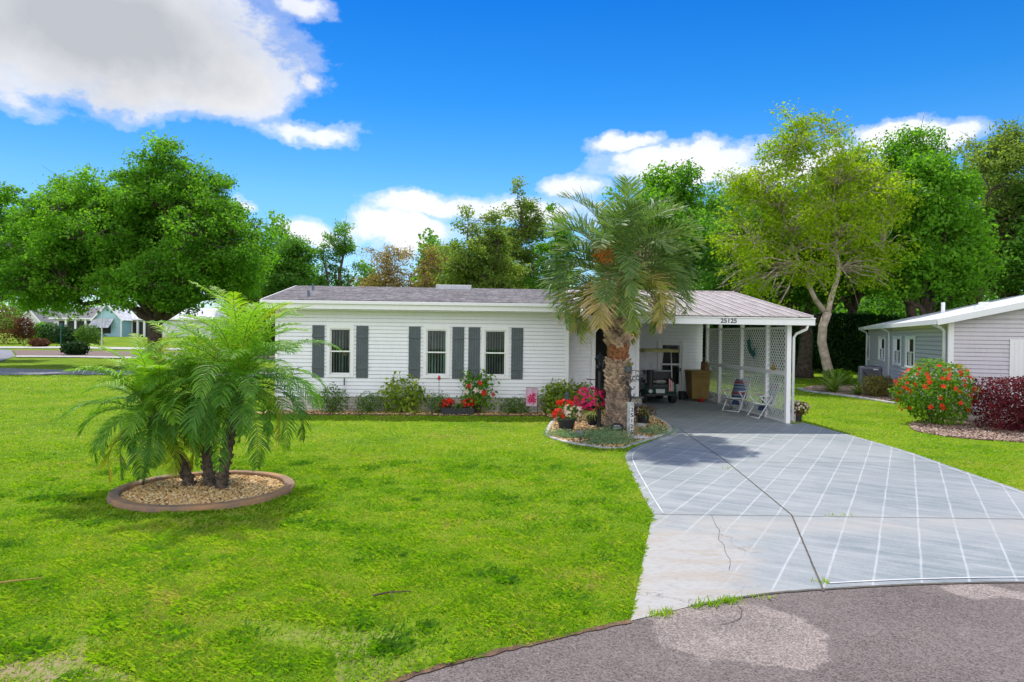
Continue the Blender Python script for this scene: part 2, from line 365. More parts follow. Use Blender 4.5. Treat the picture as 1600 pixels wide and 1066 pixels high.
def thing(name, label, cat, loc=(0, 0, 0), rotz=0.0, group=None):
    o = bpy.data.objects.new(name, None); col.objects.link(o); o.empty_display_size = 0.2
    o.location = loc; o.rotation_euler = (0, 0, rotz); return tag(o, label, cat, group)
def copy_tree(o, parent=None):
    kids = [c for c in bpy.data.objects if c.parent == o]
    c = o.copy(); col.objects.link(c); c.parent = parent
    for k in kids: copy_tree(k, c)
    return c
def npmesh(name, V, K, mat, parent=None, rnd=None, smooth=False, loc=None):
    "V (n*K,3): n faces of K own vertices each; rnd: one value per face"
    V = np.ascontiguousarray(V, dtype=np.float32).reshape(-1, 3); nf = len(V)//K
    me = bpy.data.meshes.new(name); me.vertices.add(len(V)); me.vertices.foreach_set('co', V.ravel())
    me.loops.add(len(V)); me.loops.foreach_set('vertex_index', np.arange(len(V), dtype=np.int32))
    me.polygons.add(nf); me.polygons.foreach_set('loop_start', np.arange(nf, dtype=np.int32)*K)
    if rnd is None: rnd = RNG.random(nf)
    a = me.attributes.new('rnd', 'FLOAT', 'FACE'); a.data.foreach_set('value', np.asarray(rnd, dtype=np.float32))
    me.update(calc_edges=True)
    if smooth: me.polygons.foreach_set('use_smooth', [True]*nf)
    me.materials.append(mat); o = bpy.data.objects.new(name, me); col.objects.link(o)
    if parent: o.parent = parent
    if loc is not None: o.location = loc
    return o
def unit(a): return a/np.maximum(np.linalg.norm(a, axis=-1, keepdims=True), 1e-9)
def leaf_quads(C, N, size, aspect=0.5, fold=0.0, T=None):
    "rhombic leaves: centres C, normals N, lengths size -> (n,4,3)"
    n = len(C)
    if T is None: T = RNG.normal(size=(n, 3))
    T = unit(T-N*np.sum(T*N, 1, keepdims=True)); B = np.cross(N, T); s = np.broadcast_to(np.asarray(size), (n,))[:, None]
    a = C-T*s*.5; c = C+T*s*.5; b = C+B*s*.5*aspect+N*s*fold-T*s*.06; d = C-B*s*.5*aspect+N*s*fold-T*s*.06
    return np.stack([a, b, c, d], 1)
def inpoly(P, poly):
    x, y = P[:, 0], P[:, 1]; ins = np.zeros(len(P), bool); q = np.asarray(poly); j = len(q)-1
    for i in range(len(q)):
        xi, yi = q[i]; xj, yj = q[j]
        if yi != yj: ins ^= ((yi > y) != (yj > y)) & (x < (xj-xi)*(y-yi)/(yj-yi)+xi)
        j = i
    return ins
def smoothpoly(pts, it=2, closed=True):
    "Chaikin corner cutting"
    for _ in range(it):
        o = []; n = len(pts)
        for i in range(n if closed else n-1):
            a, b = pts[i], pts[(i+1) % n]
            o += [(a[0]*.75+b[0]*.25, a[1]*.75+b[1]*.25), (a[0]*.25+b[0]*.75, a[1]*.25+b[1]*.75)]
        if not closed: o = [pts[0]]+o+[pts[-1]]
        pts = o
    return pts
def sheet(name, poly, z, mat, kind='structure', parent=None):
    bm_ = bmesh.new(); f = bm_.faces.new([bm_.verts.new((x, y, z)) for x, y in poly]); bm_.normal_update()
    if f.normal.z < 0: f.normal_flip()
    bmesh.ops.triangulate(bm_, faces=[f]); me = bpy.data.meshes.new(name); bm_.to_mesh(me); bm_.free()
    me.materials.append(mat); o = bpy.data.objects.new(name, me); col.objects.link(o)
    if kind: o['kind'] = kind
    if parent: o.parent = parent
    return o
def ribbon(name, line, w, z0, z1, mat, kind=None, parent=None, closed=False, rnd=0.0, bevel=0.0):
    "a kerb: a box section swept along a ground line"
    b = MB(); n = len(line); k = 0; P = [Vector((x, y, 0)) for x, y in line]
    for i in range(n):
        a = P[(i-1) % n] if closed or i > 0 else P[i]; c = P[(i+1) % n] if closed or i < n-1 else P[i]
        d = (c-a).normalized(); q = Vector((-d.y, d.x, 0))*w/2; h = z1+random.uniform(-rnd, rnd)
        b.v += [tuple(P[i]-q+Vector((0, 0, z0))), tuple(P[i]+q+Vector((0, 0, z0))), tuple(P[i]+q*.8+Vector((0, 0, h))), tuple(P[i]-q*.8+Vector((0, 0, h)))]
    for i in range(n if closed else n-1):
        j = (i+1) % n
        for e in range(4): b.f.append((i*4+e, i*4+(e+1) % 4, j*4+(e+1) % 4, j*4+e))
    if not closed: b.f += [(0, 1, 2, 3), (n*4-4, n*4-1, n*4-2, n*4-3)]
    o = b.build(name, mat, parent, bevel=bevel)
    if kind: o['kind'] = kind
    return o
def text_mesh(name, s, size, mat, parent, f, a, c, depth=0.004, off=0.0, xs=1.0, bold=0.0, align='CENTER'):
    cu = bpy.data.curves.new('t', 'FONT'); cu.body = s; cu.size = size; cu.extrude = depth; cu.offset = bold; cu.align_x = align; cu.align_y = 'CENTER'
    ob = bpy.data.objects.new('t', cu); col.objects.link(ob); dg = bpy.context.evaluated_depsgraph_get()
    me = bpy.data.meshes.new_from_object(ob.evaluated_get(dg)); bpy.data.objects.remove(ob); me.name = name
    for v in me.vertices: v.co = f.p(a+v.co.x*xs, off+v.co.z, c+v.co.y)
    me.materials.clear(); me.materials.append(mat); o = bpy.data.objects.new(name, me); col.objects.link(o); o.parent = parent; return o
def stones(name, P, smin, smax, mat, z=0.0, parent=None, flat=0.6, kind='stuff', label=None):
    "loose pebbles: squashed irregular octahedra at points P"
    n = len(P); s = RNG.uniform(smin, smax, n)[:, None]; C = np.column_stack([P, np.full(n, z)+s[:, 0]*.25])
    ang = RNG.uniform(0, 2*math.pi, n); ca, sa = np.cos(ang), np.sin(ang)
    ax = np.column_stack([ca, sa, RNG.normal(0, .25, n)])*s*RNG.uniform(.7, 1.2, (n, 1)); ay = np.column_stack([-sa, ca, RNG.normal(0, .25, n)])*s*RNG.uniform(.5, .9, (n, 1))
    az = np.column_stack([np.zeros(n), np.zeros(n), np.ones(n)])*s*flat*RNG.uniform(.6, 1.1, (n, 1))
    e = [C+ax, C+ay, C-ax, C-ay]; tris = []
    for i in range(4): tris.append(np.stack([e[i], e[(i+1) % 4], C+az], 1)); tris.append(np.stack([e[(i+1) % 4], e[i], C-az], 1))
    T = np.stack(tris, 1).reshape(-1, 3); rn = np.repeat(RNG.random(n), 8)
    o = npmesh(name, T, 3, mat, parent, rn)
    if kind: o['kind'] = kind
    if label: o['label'] = label
    return o
def scatter(poly, n):
    q = np.asarray(poly); lo, hi = q.min(0), q.max(0); P = RNG.uniform(lo, hi, (n, 2)); return P[inpoly(P, q)]

# ---------------------------------------------------------------- ground, street, driveway
def terr(x, y):
    a = min(1, max(0, (y-52)/45)); a = a*a*(3-2*a); b = min(1, max(0, (-x-6)/14)); return 1.15*a*b
def gt(px, py):
    "where the sight line through a photo pixel meets the terrain"
    d = ray(px, py); o = Vector((0, 0, CAM_H)); t = 4.0
    while t < 400:
        p = o+d*t
        if p.z <= terr(p.x, p.y): return (p.x, p.y)
        t += 0.1
    return (p.x, p.y)
def make_ground():
    xs = sorted(set([-400, -250, -150, -110, 60, 110, 150, 250, 400]+list(range(-90, 0, 3))+list(range(0, 45, 9)))); ys = sorted(set([-60, -20, 0, 20, 40, 250, 400]+list(range(52, 100, 3))+[110, 130, 160, 200]))
    V = [(x, y, terr(x, y)) for y in ys for x in xs]; n = len(xs)
    fs = [(j*n+i, j*n+i+1, (j+1)*n+i+1, (j+1)*n+i) for j in range(len(ys)-1) for i in range(n-1)]
    b = MB(); b.add(V, fs); o = b.build('ground', M['lawn'], smooth=True); o['kind'] = 'structure'; return o
make_ground()

DRIVE_L = [(1052, 668), (1044, 680), (1018, 690), (992, 699), (974, 711), (985, 738), (1004, 775), (1020, 803), (1010, 850), (998, 910), (985, 972)]
DRIVE_B = [(1080, 949), (1180, 931), (1285, 922), (1440, 914), (1600, 911), (1900, 912)]
DRIVE_R = [(1980, 905), (1750, 822), (1600, 768), (1500, 735), (1420, 706), (1330, 681), (1256, 661)]
DL = smoothpoly([g2(*p) for p in DRIVE_L[:6]], 2, False)+[g2(*p) for p in DRIVE_L[6:]]
DB = smoothpoly([g2(*p) for p in DRIVE_B], 2, False); DR = smoothpoly([g2(*p) for p in DRIVE_R], 2, False)
HO = Vector((0, 19.95, 0)); HR = 0.047
def hw(x, y, z=0.0): return Vector((HO.x+x*math.cos(HR)-y*math.sin(HR), HO.y+x*math.sin(HR)+y*math.cos(HR), z))
CP = [hw(7.35, -2.25)[:2], hw(7.35, 5.0)[:2], hw(3.86, 5.0)[:2], hw(3.86, 0.6)[:2], hw(1.75, 0.6)[:2], hw(1.75, -0.15)[:2], g2(960, 652)]
DRIVE = [tuple(p) for p in DL+DB+DR+CP]
JX = [gr(1062, 671), gr(1135, 722), gr(1237, 806), gr(1287, 926)]
J1 = [gr(970, 722), gr(1466, 725)]; J2 = [gr(1020, 805), gr(1760, 815)]
def drivemat():
    m, t, b, o = newmat('painted_concrete_drive'); p = pos(t); s = t.sep(p)
    wob = t.vmath('MULTIPLY', t.vmath('SUBTRACT', t.noise(p, 1.5, 3, out=1), (.5, .5, .5)), (.03, .03, 0)); pw = t.vmath('ADD', p, wob)
    def fam(ang, sp, off, w, st=1.0):
        nx, ny = -math.sin(ang), math.cos(ang)
        d = t.vmath('DOT_PRODUCT', pw, (nx, ny, 0), out=1); d = t.math('ADD', d, off)
        f = t.math('ABSOLUTE', t.math('SUBTRACT', t.math('FRACT', t.math('DIVIDE', d, sp)), 0.5))
        return t.math('MULTIPLY', t.math('SUBTRACT', 1.0, t.math('MULTIPLY', f, sp/w), clamp=True), st)
    # streaky blue-grey stain
    rot = t.node('ShaderNodeVectorRotate'); t.l.new(p, rot.inputs[0]); rot.inputs['Angle'].default_value = R(30)
    st = t.noise(t.vmath('MULTIPLY', rot.outputs[0], (0.5, 2.6, 1)), 2.0, 7, 0.65)
    c = t.ramp(st, [(0.3, (0.140, 0.175, 0.190)), (0.5, (0.215, 0.245, 0.255)), (0.7, (0.32, 0.34, 0.34))])
    c = t.mix(t.ramp(t.noise(p, 0.55, 5, 0.6), [(0.42, 0), (0.68, 0.55)]), c, (0.37, 0.38, 0.375))
    c = t.mix(t.math('MULTIPLY', t.ramp(t.noise(p, 1.1, 6, 0.7), [(0.55, 0), (0.72, 1)]), .35), c, (0.13, 0.15, 0.165))
    c = t.mix(t.ramp(t.noise(p, 40, 4, 0.7), [(0.4, 0), (0.75, 0.25)]), c, (0.5, 0.5, 0.5))
    f1 = fam(R(60), 0.394, 0.361, 0.017); f2 = fam(R(-31), 0.394, 0.10, 0.013, 0.6)
    ln = t.math('MULTIPLY', t.math('MAXIMUM', f1, f2), t.ramp(t.noise(p, 2.2, 4), [(0.3, .45), (0.55, 1)]))
    c = t.mix(t.math('MULTIPLY', ln, .66), c, (0.56, 0.575, 0.57))
    # worn slab nearest the street, left of the long joint: paint gone, bare tan concrete
    a, q = JX[2], JX[3]; dx, dy = q.x-a.x, q.y-a.y; L = math.hypot(dx, dy); nx, ny = -dy/L, dx/L
    side = t.math('SUBTRACT', t.vmath('DOT_PRODUCT', p, (nx, ny, 0), out=1), nx*a.x+ny*a.y)
    cx, cy = gr(1100, 880)[:2]; sg = 1 if (nx*(cx-a.x)+ny*(cy-a.y)) > 0 else -1
    side = t.math('MULTIPLY', side, sg)
    wn = t.noise(p, 1.3, 5, 0.65); wn_ = t.math('MULTIPLY', t.math('SUBTRACT', wn, 0.5), 2.2)
    m1 = t.math('MULTIPLY', t.math('ADD', t.math('SUBTRACT', side, 0.30), wn_), 2.0, clamp=True)
    m2 = t.math('MULTIPLY', t.math('ADD', t.math('SUBTRACT', J2[0].y-0.45, s[1]), wn_), 1.6, clamp=True)
    bare = t.math('MULTIPLY', m1, m2)
    bc = t.ramp(t.noise(t.vmath('MULTIPLY', p, (0.7, 2, 1)), 1.5, 7, 0.7), [(0.3, (0.36, 0.365, 0.36)), (0.48, (0.39, 0.38, 0.355)), (0.60, (0.36, 0.315, 0.265)), (0.72, (0.42, 0.40, 0.37))])
    c = t.mix(bare, c, bc)
    c = t.mix(t.math('MULTIPLY', bare, t.ramp(t.noise(t.vmath('MULTIPLY', p, (1, 2.5, 1)), 9, 8, 0.75), [(.47, 0), (.62, .55)])), c, (0.27, 0.235, 0.20))
    # tyre-worn beige band on the right of it
    band = t.math('MULTIPLY', t.math('SUBTRACT', 1.0, t.math('MULTIPLY', t.math('ABSOLUTE', t.math('SUBTRACT', s[1], J2[0].y-0.35)), 1.5), clamp=True), t.ramp(wn, [(.35, .2), (.6, .9)]))
    c = t.mix(t.math('MULTIPLY', band, .75), c, (0.40, 0.37, 0.33))
    # hairline cracks
    v = t.node('ShaderNodeTexVoronoi', feature='DISTANCE_TO_EDGE'); t.l.new(t.vmath('ADD', p, t.vmath('MULTIPLY', t.noise(p, 2.5, 4, out=1), (.7, .7, 0))), v.inputs[0]); v.inputs['Scale'].default_value = 0.42
    cr = t.math('MULTIPLY', t.ramp(v.outputs[0], [(0.0, 1), (0.0035, 0)]), t.math('MULTIPLY', bare, 0.8)); c = t.mix(cr, c, (0.10, 0.09, 0.08))
    t.l.new(c, b.inputs['Base Color']); b.inputs['Roughness'].default_value = 0.6; bump(t, b, t.noise(p, 55, 4), 0.25, 0.01)
    return m
M['drive'] = drivemat()
drive = sheet('driveway', DRIVE, 0.010, M['drive'])
M['joint'] = simple('dark_joint', (0.10, 0.085, 0.065), 0.95, 0.4, 10, c2=(0.05, 0.045, 0.04))
def strip(name, pts, w, z, mat, parent, jit=0.0):
    L = []
    for a, b in zip(pts[:-1], pts[1:]):
        n = max(2, int((Vector(b[:2])-Vector(a[:2])).length/0.12))
        for i in range(n): L.append((a[0]+(b[0]-a[0])*i/n+random.uniform(-jit, jit), a[1]+(b[1]-a[1])*i/n+random.uniform(-jit, jit)))
    L.append((pts[-1][0], pts[-1][1])); b = MB()
    for i, (x, y) in enumerate(L):
        p0, p1 = L[max(i-1, 0)], L[min(i+1, len(L)-1)]; d = Vector((p1[0]-p0[0], p1[1]-p0[1])).normalized(); ww = w*random.uniform(1-20*jit, 1+20*jit) if jit else w
        b.v += [(x-d.y*-ww/2*-1, y+d.x*ww/2, z), (x+d.y*ww/2, y-d.x*ww/2, z)]
        if i: b.f.append((2*i-2, 2*i-1, 2*i+1, 2*i))
    return b.build(name, mat, parent)
strip('expansion_joint', [p[:2] for p in JX], 0.019, 0.014, M['joint'], drive, 0.002)
strip('expansion_joint', [p[:2] for p in J1], 0.010, 0.0145, M['joint'], drive, 0.002)
strip('expansion_joint', [p[:2] for p in J2], 0.011, 0.015, M['joint'], drive, 0.002)
crk = [g2(*p) for p in [(1112, 806), (1118, 822), (1124, 830), (1122, 845), (1131, 853), (1134, 868), (1141, 876), (1139, 893)]]
strip('hairline_crack', crk, 0.0045, 0.0155, M['joint'], drive, 0.005)
M['edgeline'] = simple('white_border_paint', (0.60, 0.61, 0.62), 0.6, 0.12, 3)
def inset(pts, d):
    o = []
    for i, (x, y) in enumerate(pts):
        p0, p1 = pts[max(i-1, 0)], pts[min(i+1, len(pts)-1)]; t_ = Vector((p1[0]-p0[0], p1[1]-p0[1])).normalized(); o.append((x-t_.y*d, y+t_.x*d))
    return o
strip('border_line', inset(DL[2:-3], 0.13), 0.02, 0.0165, M['edgeline'], drive)
strip('border_line', inset([p for p in DB if p[0] > 2.9], 0.12), 0.025, 0.0165, M['edgeline'], drive)
strip('border_line', inset(DR[4:], 0.12), 0.025, 0.0165, M['edgeline'], drive)

# street: grass edge from lower frame edge, up along the drive, and out to the right; extends behind the camera
SE = [g2(*p) for p in [(300, 1180), (610, 1066), (700, 1040), (800, 1015), (900, 991), (985, 972)]]
STREET = smoothpoly(SE, 2, False)+DB+[(14, 5.0), (40, 0), (40, -30), (-25, -30), (-25, -6), (-8, 0.5)]
sheet('street', [tuple(p) for p in STREET], 0.0055, M['asphalt'])
def blob(pxs, seed, amp=0.05):
    random.seed(seed); q = smoothpoly([g2(*p) for p in pxs], 3); return [(x+random.uniform(-amp, amp)*.35, y+random.uniform(-amp, amp)*.35) for x, y in q]
strip('street_crack', [g2(*p) for p in [(1125, 978), (1150, 972), (1158, 966), (1160, 955), (1152, 948)]], 0.007, 0.0125, M['joint'], None, 0.004)['kind'] = 'structure'
strip('street_edge', DB[:26], 0.035, 0.0128, M['joint'], None, 0.004)['kind'] = 'structure'
strip('street_edge', smoothpoly(SE, 2, False), 0.06, 0.0128, M['soil'], None, 0.01)['kind'] = 'structure'

# far left: side street, shaded verge, kerb, rock bed, path
def pathstrip(name, near, far, z, mat, kind='structure'):
    N = [gt(*p) for p in near]; Fr = [gt(*p) for p in far]; b = MB(); m = 24
    def lerp(L, t):
        x = t*(len(L)-1); i = min(int(x), len(L)-2); f = x-i; return (L[i][0]+(L[i+1][0]-L[i][0])*f, L[i][1]+(L[i+1][1]-L[i][1])*f)
    for i in range(m+1):
        a, c = lerp(N, i/m), lerp(Fr, i/m)
        for k in range(5): x, y = a[0]+(c[0]-a[0])*k/4, a[1]+(c[1]-a[1])*k/4; b.v.append((x, y, terr(x, y)+z))
    for i in range(m):
        for k in range(4): b.f.append((i*5+k, (i+1)*5+k, (i+1)*5+k+1, i*5+k+1))
    o = b.build(name, mat)
    if kind: o['kind'] = kind
    return o
pathstrip('side_street', [(-500, 583), (0, 587), (110, 586), (420, 590), (900, 596)], [(-500, 572), (0, 576), (110, 579), (420, 582), (900, 588)], 0.03, M['roadfar'])
pathstrip('far_street', [(-400, 560), (0, 566), (12, 561), (24, 557.5)], [(-400, 540), (0, 547), (12, 547.5), (18, 548)], 0.035, M['roadfar'])
pathstrip('rock_bed', [(27, 557), (120, 557.5), (300, 561), (700, 567)], [(20, 548), (120, 548.5), (300, 552), (700, 558)], 0.045, M['pebble2'])
pathstrip('kerb', [(24, 559), (120, 559.5), (300, 563), (700, 569)], [(25, 556.5), (120, 557), (300, 560), (700, 566)], 0.06, M['concrete'])
pathstrip('pavement', [(-300, 541), (0, 545), (115, 545), (300, 549), (600, 553)], [(-300, 538), (0, 542.2), (115, 542), (300, 545), (600, 549)], 0.05, M['concrete'])

# ---------------------------------------------------------------- beds
random.seed(21)
PC = gr(321, 769); PCR = 1.10
circ = [(PC.x+PCR*math.cos(a)*(1.04), PC.y+PCR*math.sin(a)) for a in np.linspace(0, 2*math.pi, 48, endpoint=False)]
sheet('palm_bed_soil', circ, 0.020, M['soil'])
ribbon('bed_kerb', circ, 0.17, 0.0, 0.085, M['terra'], parent=None, closed=True, rnd=0.004, bevel=0.02)
tag(bpy.data.objects['bed_kerb'], 'low brown stained concrete ring around the pygmy palms', 'garden edging')
stones('gravel', scatter([(PC.x+(x-PC.x)*.93, PC.y+(y-PC.y)*.93) for x, y in circ], 9500), 0.010, 0.028, M['pebble'], 0.028)
BED_W = [(853, 678), (862, 685), (885, 692), (915, 697), (945, 701), (970, 702), (988, 696), (1012, 688), (1040, 679), (1049, 671), (1040, 661), (1018, 650)]
bedfront = smoothpoly([g2(868, 655), g2(860, 664)]+[g2(*p) for p in BED_W], 2, False)
BED = [tuple(p) for p in bedfront]+[hw(3.86, 0.58)[:2], hw(1.7, 0.58)[:2], hw(1.7, 0)[:2], hw(-7, 0)[:2], hw(-7.2, -0.86)[:2], hw(-4, -0.86)[:2], hw(0.2, -0.82)[:2], hw(0.9, -0.8)[:2]]
BED = [tuple(p) for p in BED]
sheet('garden_bed', BED, 0.016, M['soil'])
ribbon('bed_kerb', [tuple(p) for p in bedfront], 0.11, 0.0, 0.035, M['concrete'], closed=False, rnd=0.006, bevel=0.015)
tag(bpy.data.objects['bed_kerb.001'], 'pale curved concrete edging around the bed under the tall palm', 'garden edging')
ribbon('bed_kerb', [hw(-7.2, -0.9)[:2], hw(-5, -.9)[:2], hw(-3, -.9)[:2], hw(-1, -.9)[:2], hw(0.2, -.87)[:2], hw(1.0, -.84)[:2]], 0.09, 0.0, 0.035, M['soil'], rnd=0.008, bevel=0.015)
tag(bpy.data.objects['bed_kerb.002'], 'straight pale edging between the lawn and the window shrubs', 'garden edging')
stones('gravel', scatter(BED, 26000), 0.014, 0.035, M['pebble'], 0.022)
# neighbour beds
NB1 = smoothpoly([g2(*p) for p in [(1415, 672), (1480, 684), (1560, 690), (1700, 697), (1850, 700), (1850, 660), (1600, 655), (1430, 655)]], 2)
sheet('garden_bed', NB1, 0.012, M['soil']); stones('gravel', scatter(NB1, 12000), 0.02, 0.045, M['pebble2'], 0.02)
NB2 = smoothpoly([g2(*p) for p in [(1250, 611), (1300, 616), (1350, 622), (1400, 630), (1398, 612), (1330, 600), (1262, 604)]], 2)
sheet('garden_bed', NB2, 0.012, M['soil']); stones('gravel', scatter(NB2, 9000), 0.03, 0.06, M['pebble2'], 0.02)
ribbon('bed_kerb', smoothpoly([g2(*p) for p in [(1248, 608), (1262, 613), (1300, 617), (1350, 623.5), (1400, 632)]], 2, False), 0.16, 0.0, 0.07, M['concrete'], bevel=0.02)
tag(bpy.data.objects['bed_kerb.003'], 'pale edging of the spiky plant bed beside the grey house', 'garden edging')
BEDS = [BED, circ, NB1, NB2]

# ---------------------------------------------------------------- lawn grass
def grass_blades():
    rs = np.random.default_rng(5); zones = [(4.0, 7.5, 330000, 0.05, 0.0042), (7.5, 13, 260000, 0.05, 0.0065), (13, 24, 150000, 0.05, 0.011), (24, 36, 50000, 0.06, 0.02)]
    allT = []; allr = []
    street = [tuple(p) for p in STREET]
    for (y0, y1, n, ln, wd) in zones:
        y = np.sqrt(rs.uniform(y0*y0, y1*y1, n)); y = y*np.exp(rs.normal(0, .10, n))*(1 if y0 > 5 else 1.0); x = rs.uniform(-0.86, 0.86, n)*y
        P = np.column_stack([x, y]); ok = ~inpoly(P, DRIVE) & ~inpoly(P, street)
        for q in BEDS: ok &= ~inpoly(P, q)
        hx = (x*math.cos(HR)+(y-HO.y)*math.sin(HR)); hy = -x*math.sin(HR)+(y-HO.y)*math.cos(HR)
        ok &= ~((hx > -7.2) & (hx < 7.3) & (hy > -0.9) & (hy < 7)) & ~((hx > -6.5) & (hx < 7.3) & (hy > 0))
        # thin, worn places
        dens = 0.5+0.5*np.sin(x*1.7+1.3*np.sin(y*1.1))*np.sin(y*2.3+np.sin(x*2.9)); bare = (y < 5.4) & (x < -0.4) & (dens > 0.45)
        ok &= ~(bare & (rs.random(n) < 0.8)); ok &= rs.random(n) < 0.45+0.55*(1-dens**3)
        P = P[ok]; m = len(P); yy = P[:, 1]
        tuft = 0.5+0.5*np.sin(P[:, 0]*4.1+2*np.sin(P[:, 1]*3.3))*np.sin(P[:, 1]*6.7+1.5*np.sin(P[:, 0]*4.3))
        L = ln*rs.uniform(0.5, 1.25, m)*(0.50+1.05*tuft**1.3); a = rs.uniform(0, 2*math.pi, m); lean = rs.uniform(0.2, 1.3, m)
        d = np.column_stack([np.cos(a)*lean, np.sin(a)*lean, np.ones(m)]); d = unit(d)*L[:, None]
        s = np.column_stack([-np.sin(a+rs.normal(0, .8, m)), np.cos(a), np.zeros(m)])*wd*rs.uniform(.6, 1.3, m)[:, None]
        B = np.column_stack([P, np.zeros(m)]); mid = B+d*0.55; tip = B+d+np.column_stack([np.cos(a), np.sin(a), -np.ones(m)*.7])*L[:, None]*.3
        allT.append(np.stack([B-s, B+s, mid+s*.8, tip], 1)[:, [0, 1, 2, 3]]); allr.append(rs.random(m))
    # taller, darker clumps of coarse grass scattered through the near lawn
    cc = np.column_stack([rs.uniform(-7, 1.6, 260), rs.uniform(4.2, 12, 260)]); cc = cc[~inpoly(cc, DRIVE) & ~inpoly(cc, street) & ~inpoly(cc, circ)]
    for c in cc:
        m = int(rs.uniform(60, 220)); rr = rs.uniform(.06, .22); P = c+rs.normal(size=(m, 2))*rr*.6; P = P[~inpoly(P, DRIVE) & ~inpoly(P, street)]; m = len(P)
        a = rs.uniform(0, 6.283, m); L = rs.uniform(.04, .10, m)*rs.uniform(.7, 1.1); w = .0035+.0004*c[1]; d = unit(np.column_stack([np.cos(a)*.7, np.sin(a)*.7, np.ones(m)]))*L[:, None]
        s = np.column_stack([-np.sin(a), np.cos(a), np.zeros(m)])*w; B = np.column_stack([P, np.zeros(m)]); allT.append(np.stack([B-s, B+s, B+d*.6+s*.8, B+d+np.column_stack([np.cos(a), np.sin(a), -np.ones(m)])*L[:, None]*.25], 1)); allr.append(rs.uniform(-.3, .5, m)*np.ones(m)-rs.uniform(-.2, .4))
    T = np.concatenate(allT).reshape(-1, 3); r = np.concatenate(allr)
    o = npmesh('lawn_grass', T, 4, M['blade'], None, r); tag(o, kind='stuff', label='short sunlit lawn grass with thin worn patches', cat='grass')
grass_blades()
def weeds():
    P = []
    for px, py, n in [(1030, 963, 40), (1042, 960, 60), (1090, 950, 40), (1112, 946, 70), (1138, 942, 120), (1150, 938, 30), (1190, 936, 20), (1284, 912, 24), (1135, 733, 14), (1322, 807, 10), (1301, 807, 8)]:
        q = gr(px, py); P.append(np.column_stack([RNG.normal(q.x, .05, n), RNG.normal(q.y, .03, n)]))
    P = np.concatenate(P); m = len(P); a = RNG.uniform(0, 6.3, m); L = RNG.uniform(.015, .05, m)
    B = np.column_stack([P, np.full(m, .01)]); d = np.column_stack([np.cos(a)*.7, np.sin(a)*.7, np.ones(m)])*L[:, None]; s = np.column_stack([-np.sin(a), np.cos(a), np.zeros(m)])*.005
    o = npmesh('joint_weeds', np.stack([B-s, B+s, B+d*.6+s, B+d], 1).reshape(-1, 3), 4, M['blade']); tag(o, 'small green weeds growing along the joint of driveway and street', 'weeds', kind='stuff')
weeds()

# ---------------------------------------------------------------- houses
def siding(b, f, x0, x1, z0, z1, holes=(), e=0.108, back=0.0, gap=0.17):
    "lapped boards on the plane of frame f (f.n points out), leaving rectangular holes (xa,xb,za,zb)"
    z = z0
    while z < z1-1e-4:
        zt = min(z+e, z1); zm = (z+zt)/2; seg = [(x0, x1)]
        for (a, c, za, zb) in holes:
            if za < zm < zb:
                ns = []
                for (p, q) in seg:
                    if c <= p or a >= q: ns.append((p, q))
                    else:
                        if a > p: ns.append((p, a))
                        if c < q: ns.append((c, q))
                seg = ns
        for p, q in seg:
            g = gap*e
            b.quad(f.p(p, back+.020, z+g), f.p(q, back+.020, z+g), f.p(q, back+.006, zt), f.p(p, back+.006, zt))
            b.quad(f.p(p, back-.02, z+g), f.p(q, back-.02, z+g), f.p(q, back+.020, z+g), f.p(p, back+.020, z+g))
            b.quad(f.p(p, back-.02, z-.002), f.p(q, back-.02, z-.002), f.p(q, back-.02, z+g), f.p(p, back-.02, z+g))
            b.quad(f.p(p, back+.006, z), f.p(q, back+.006, z), f.p(q, back-.02, z), f.p(p, back-.02, z))
        z = zt
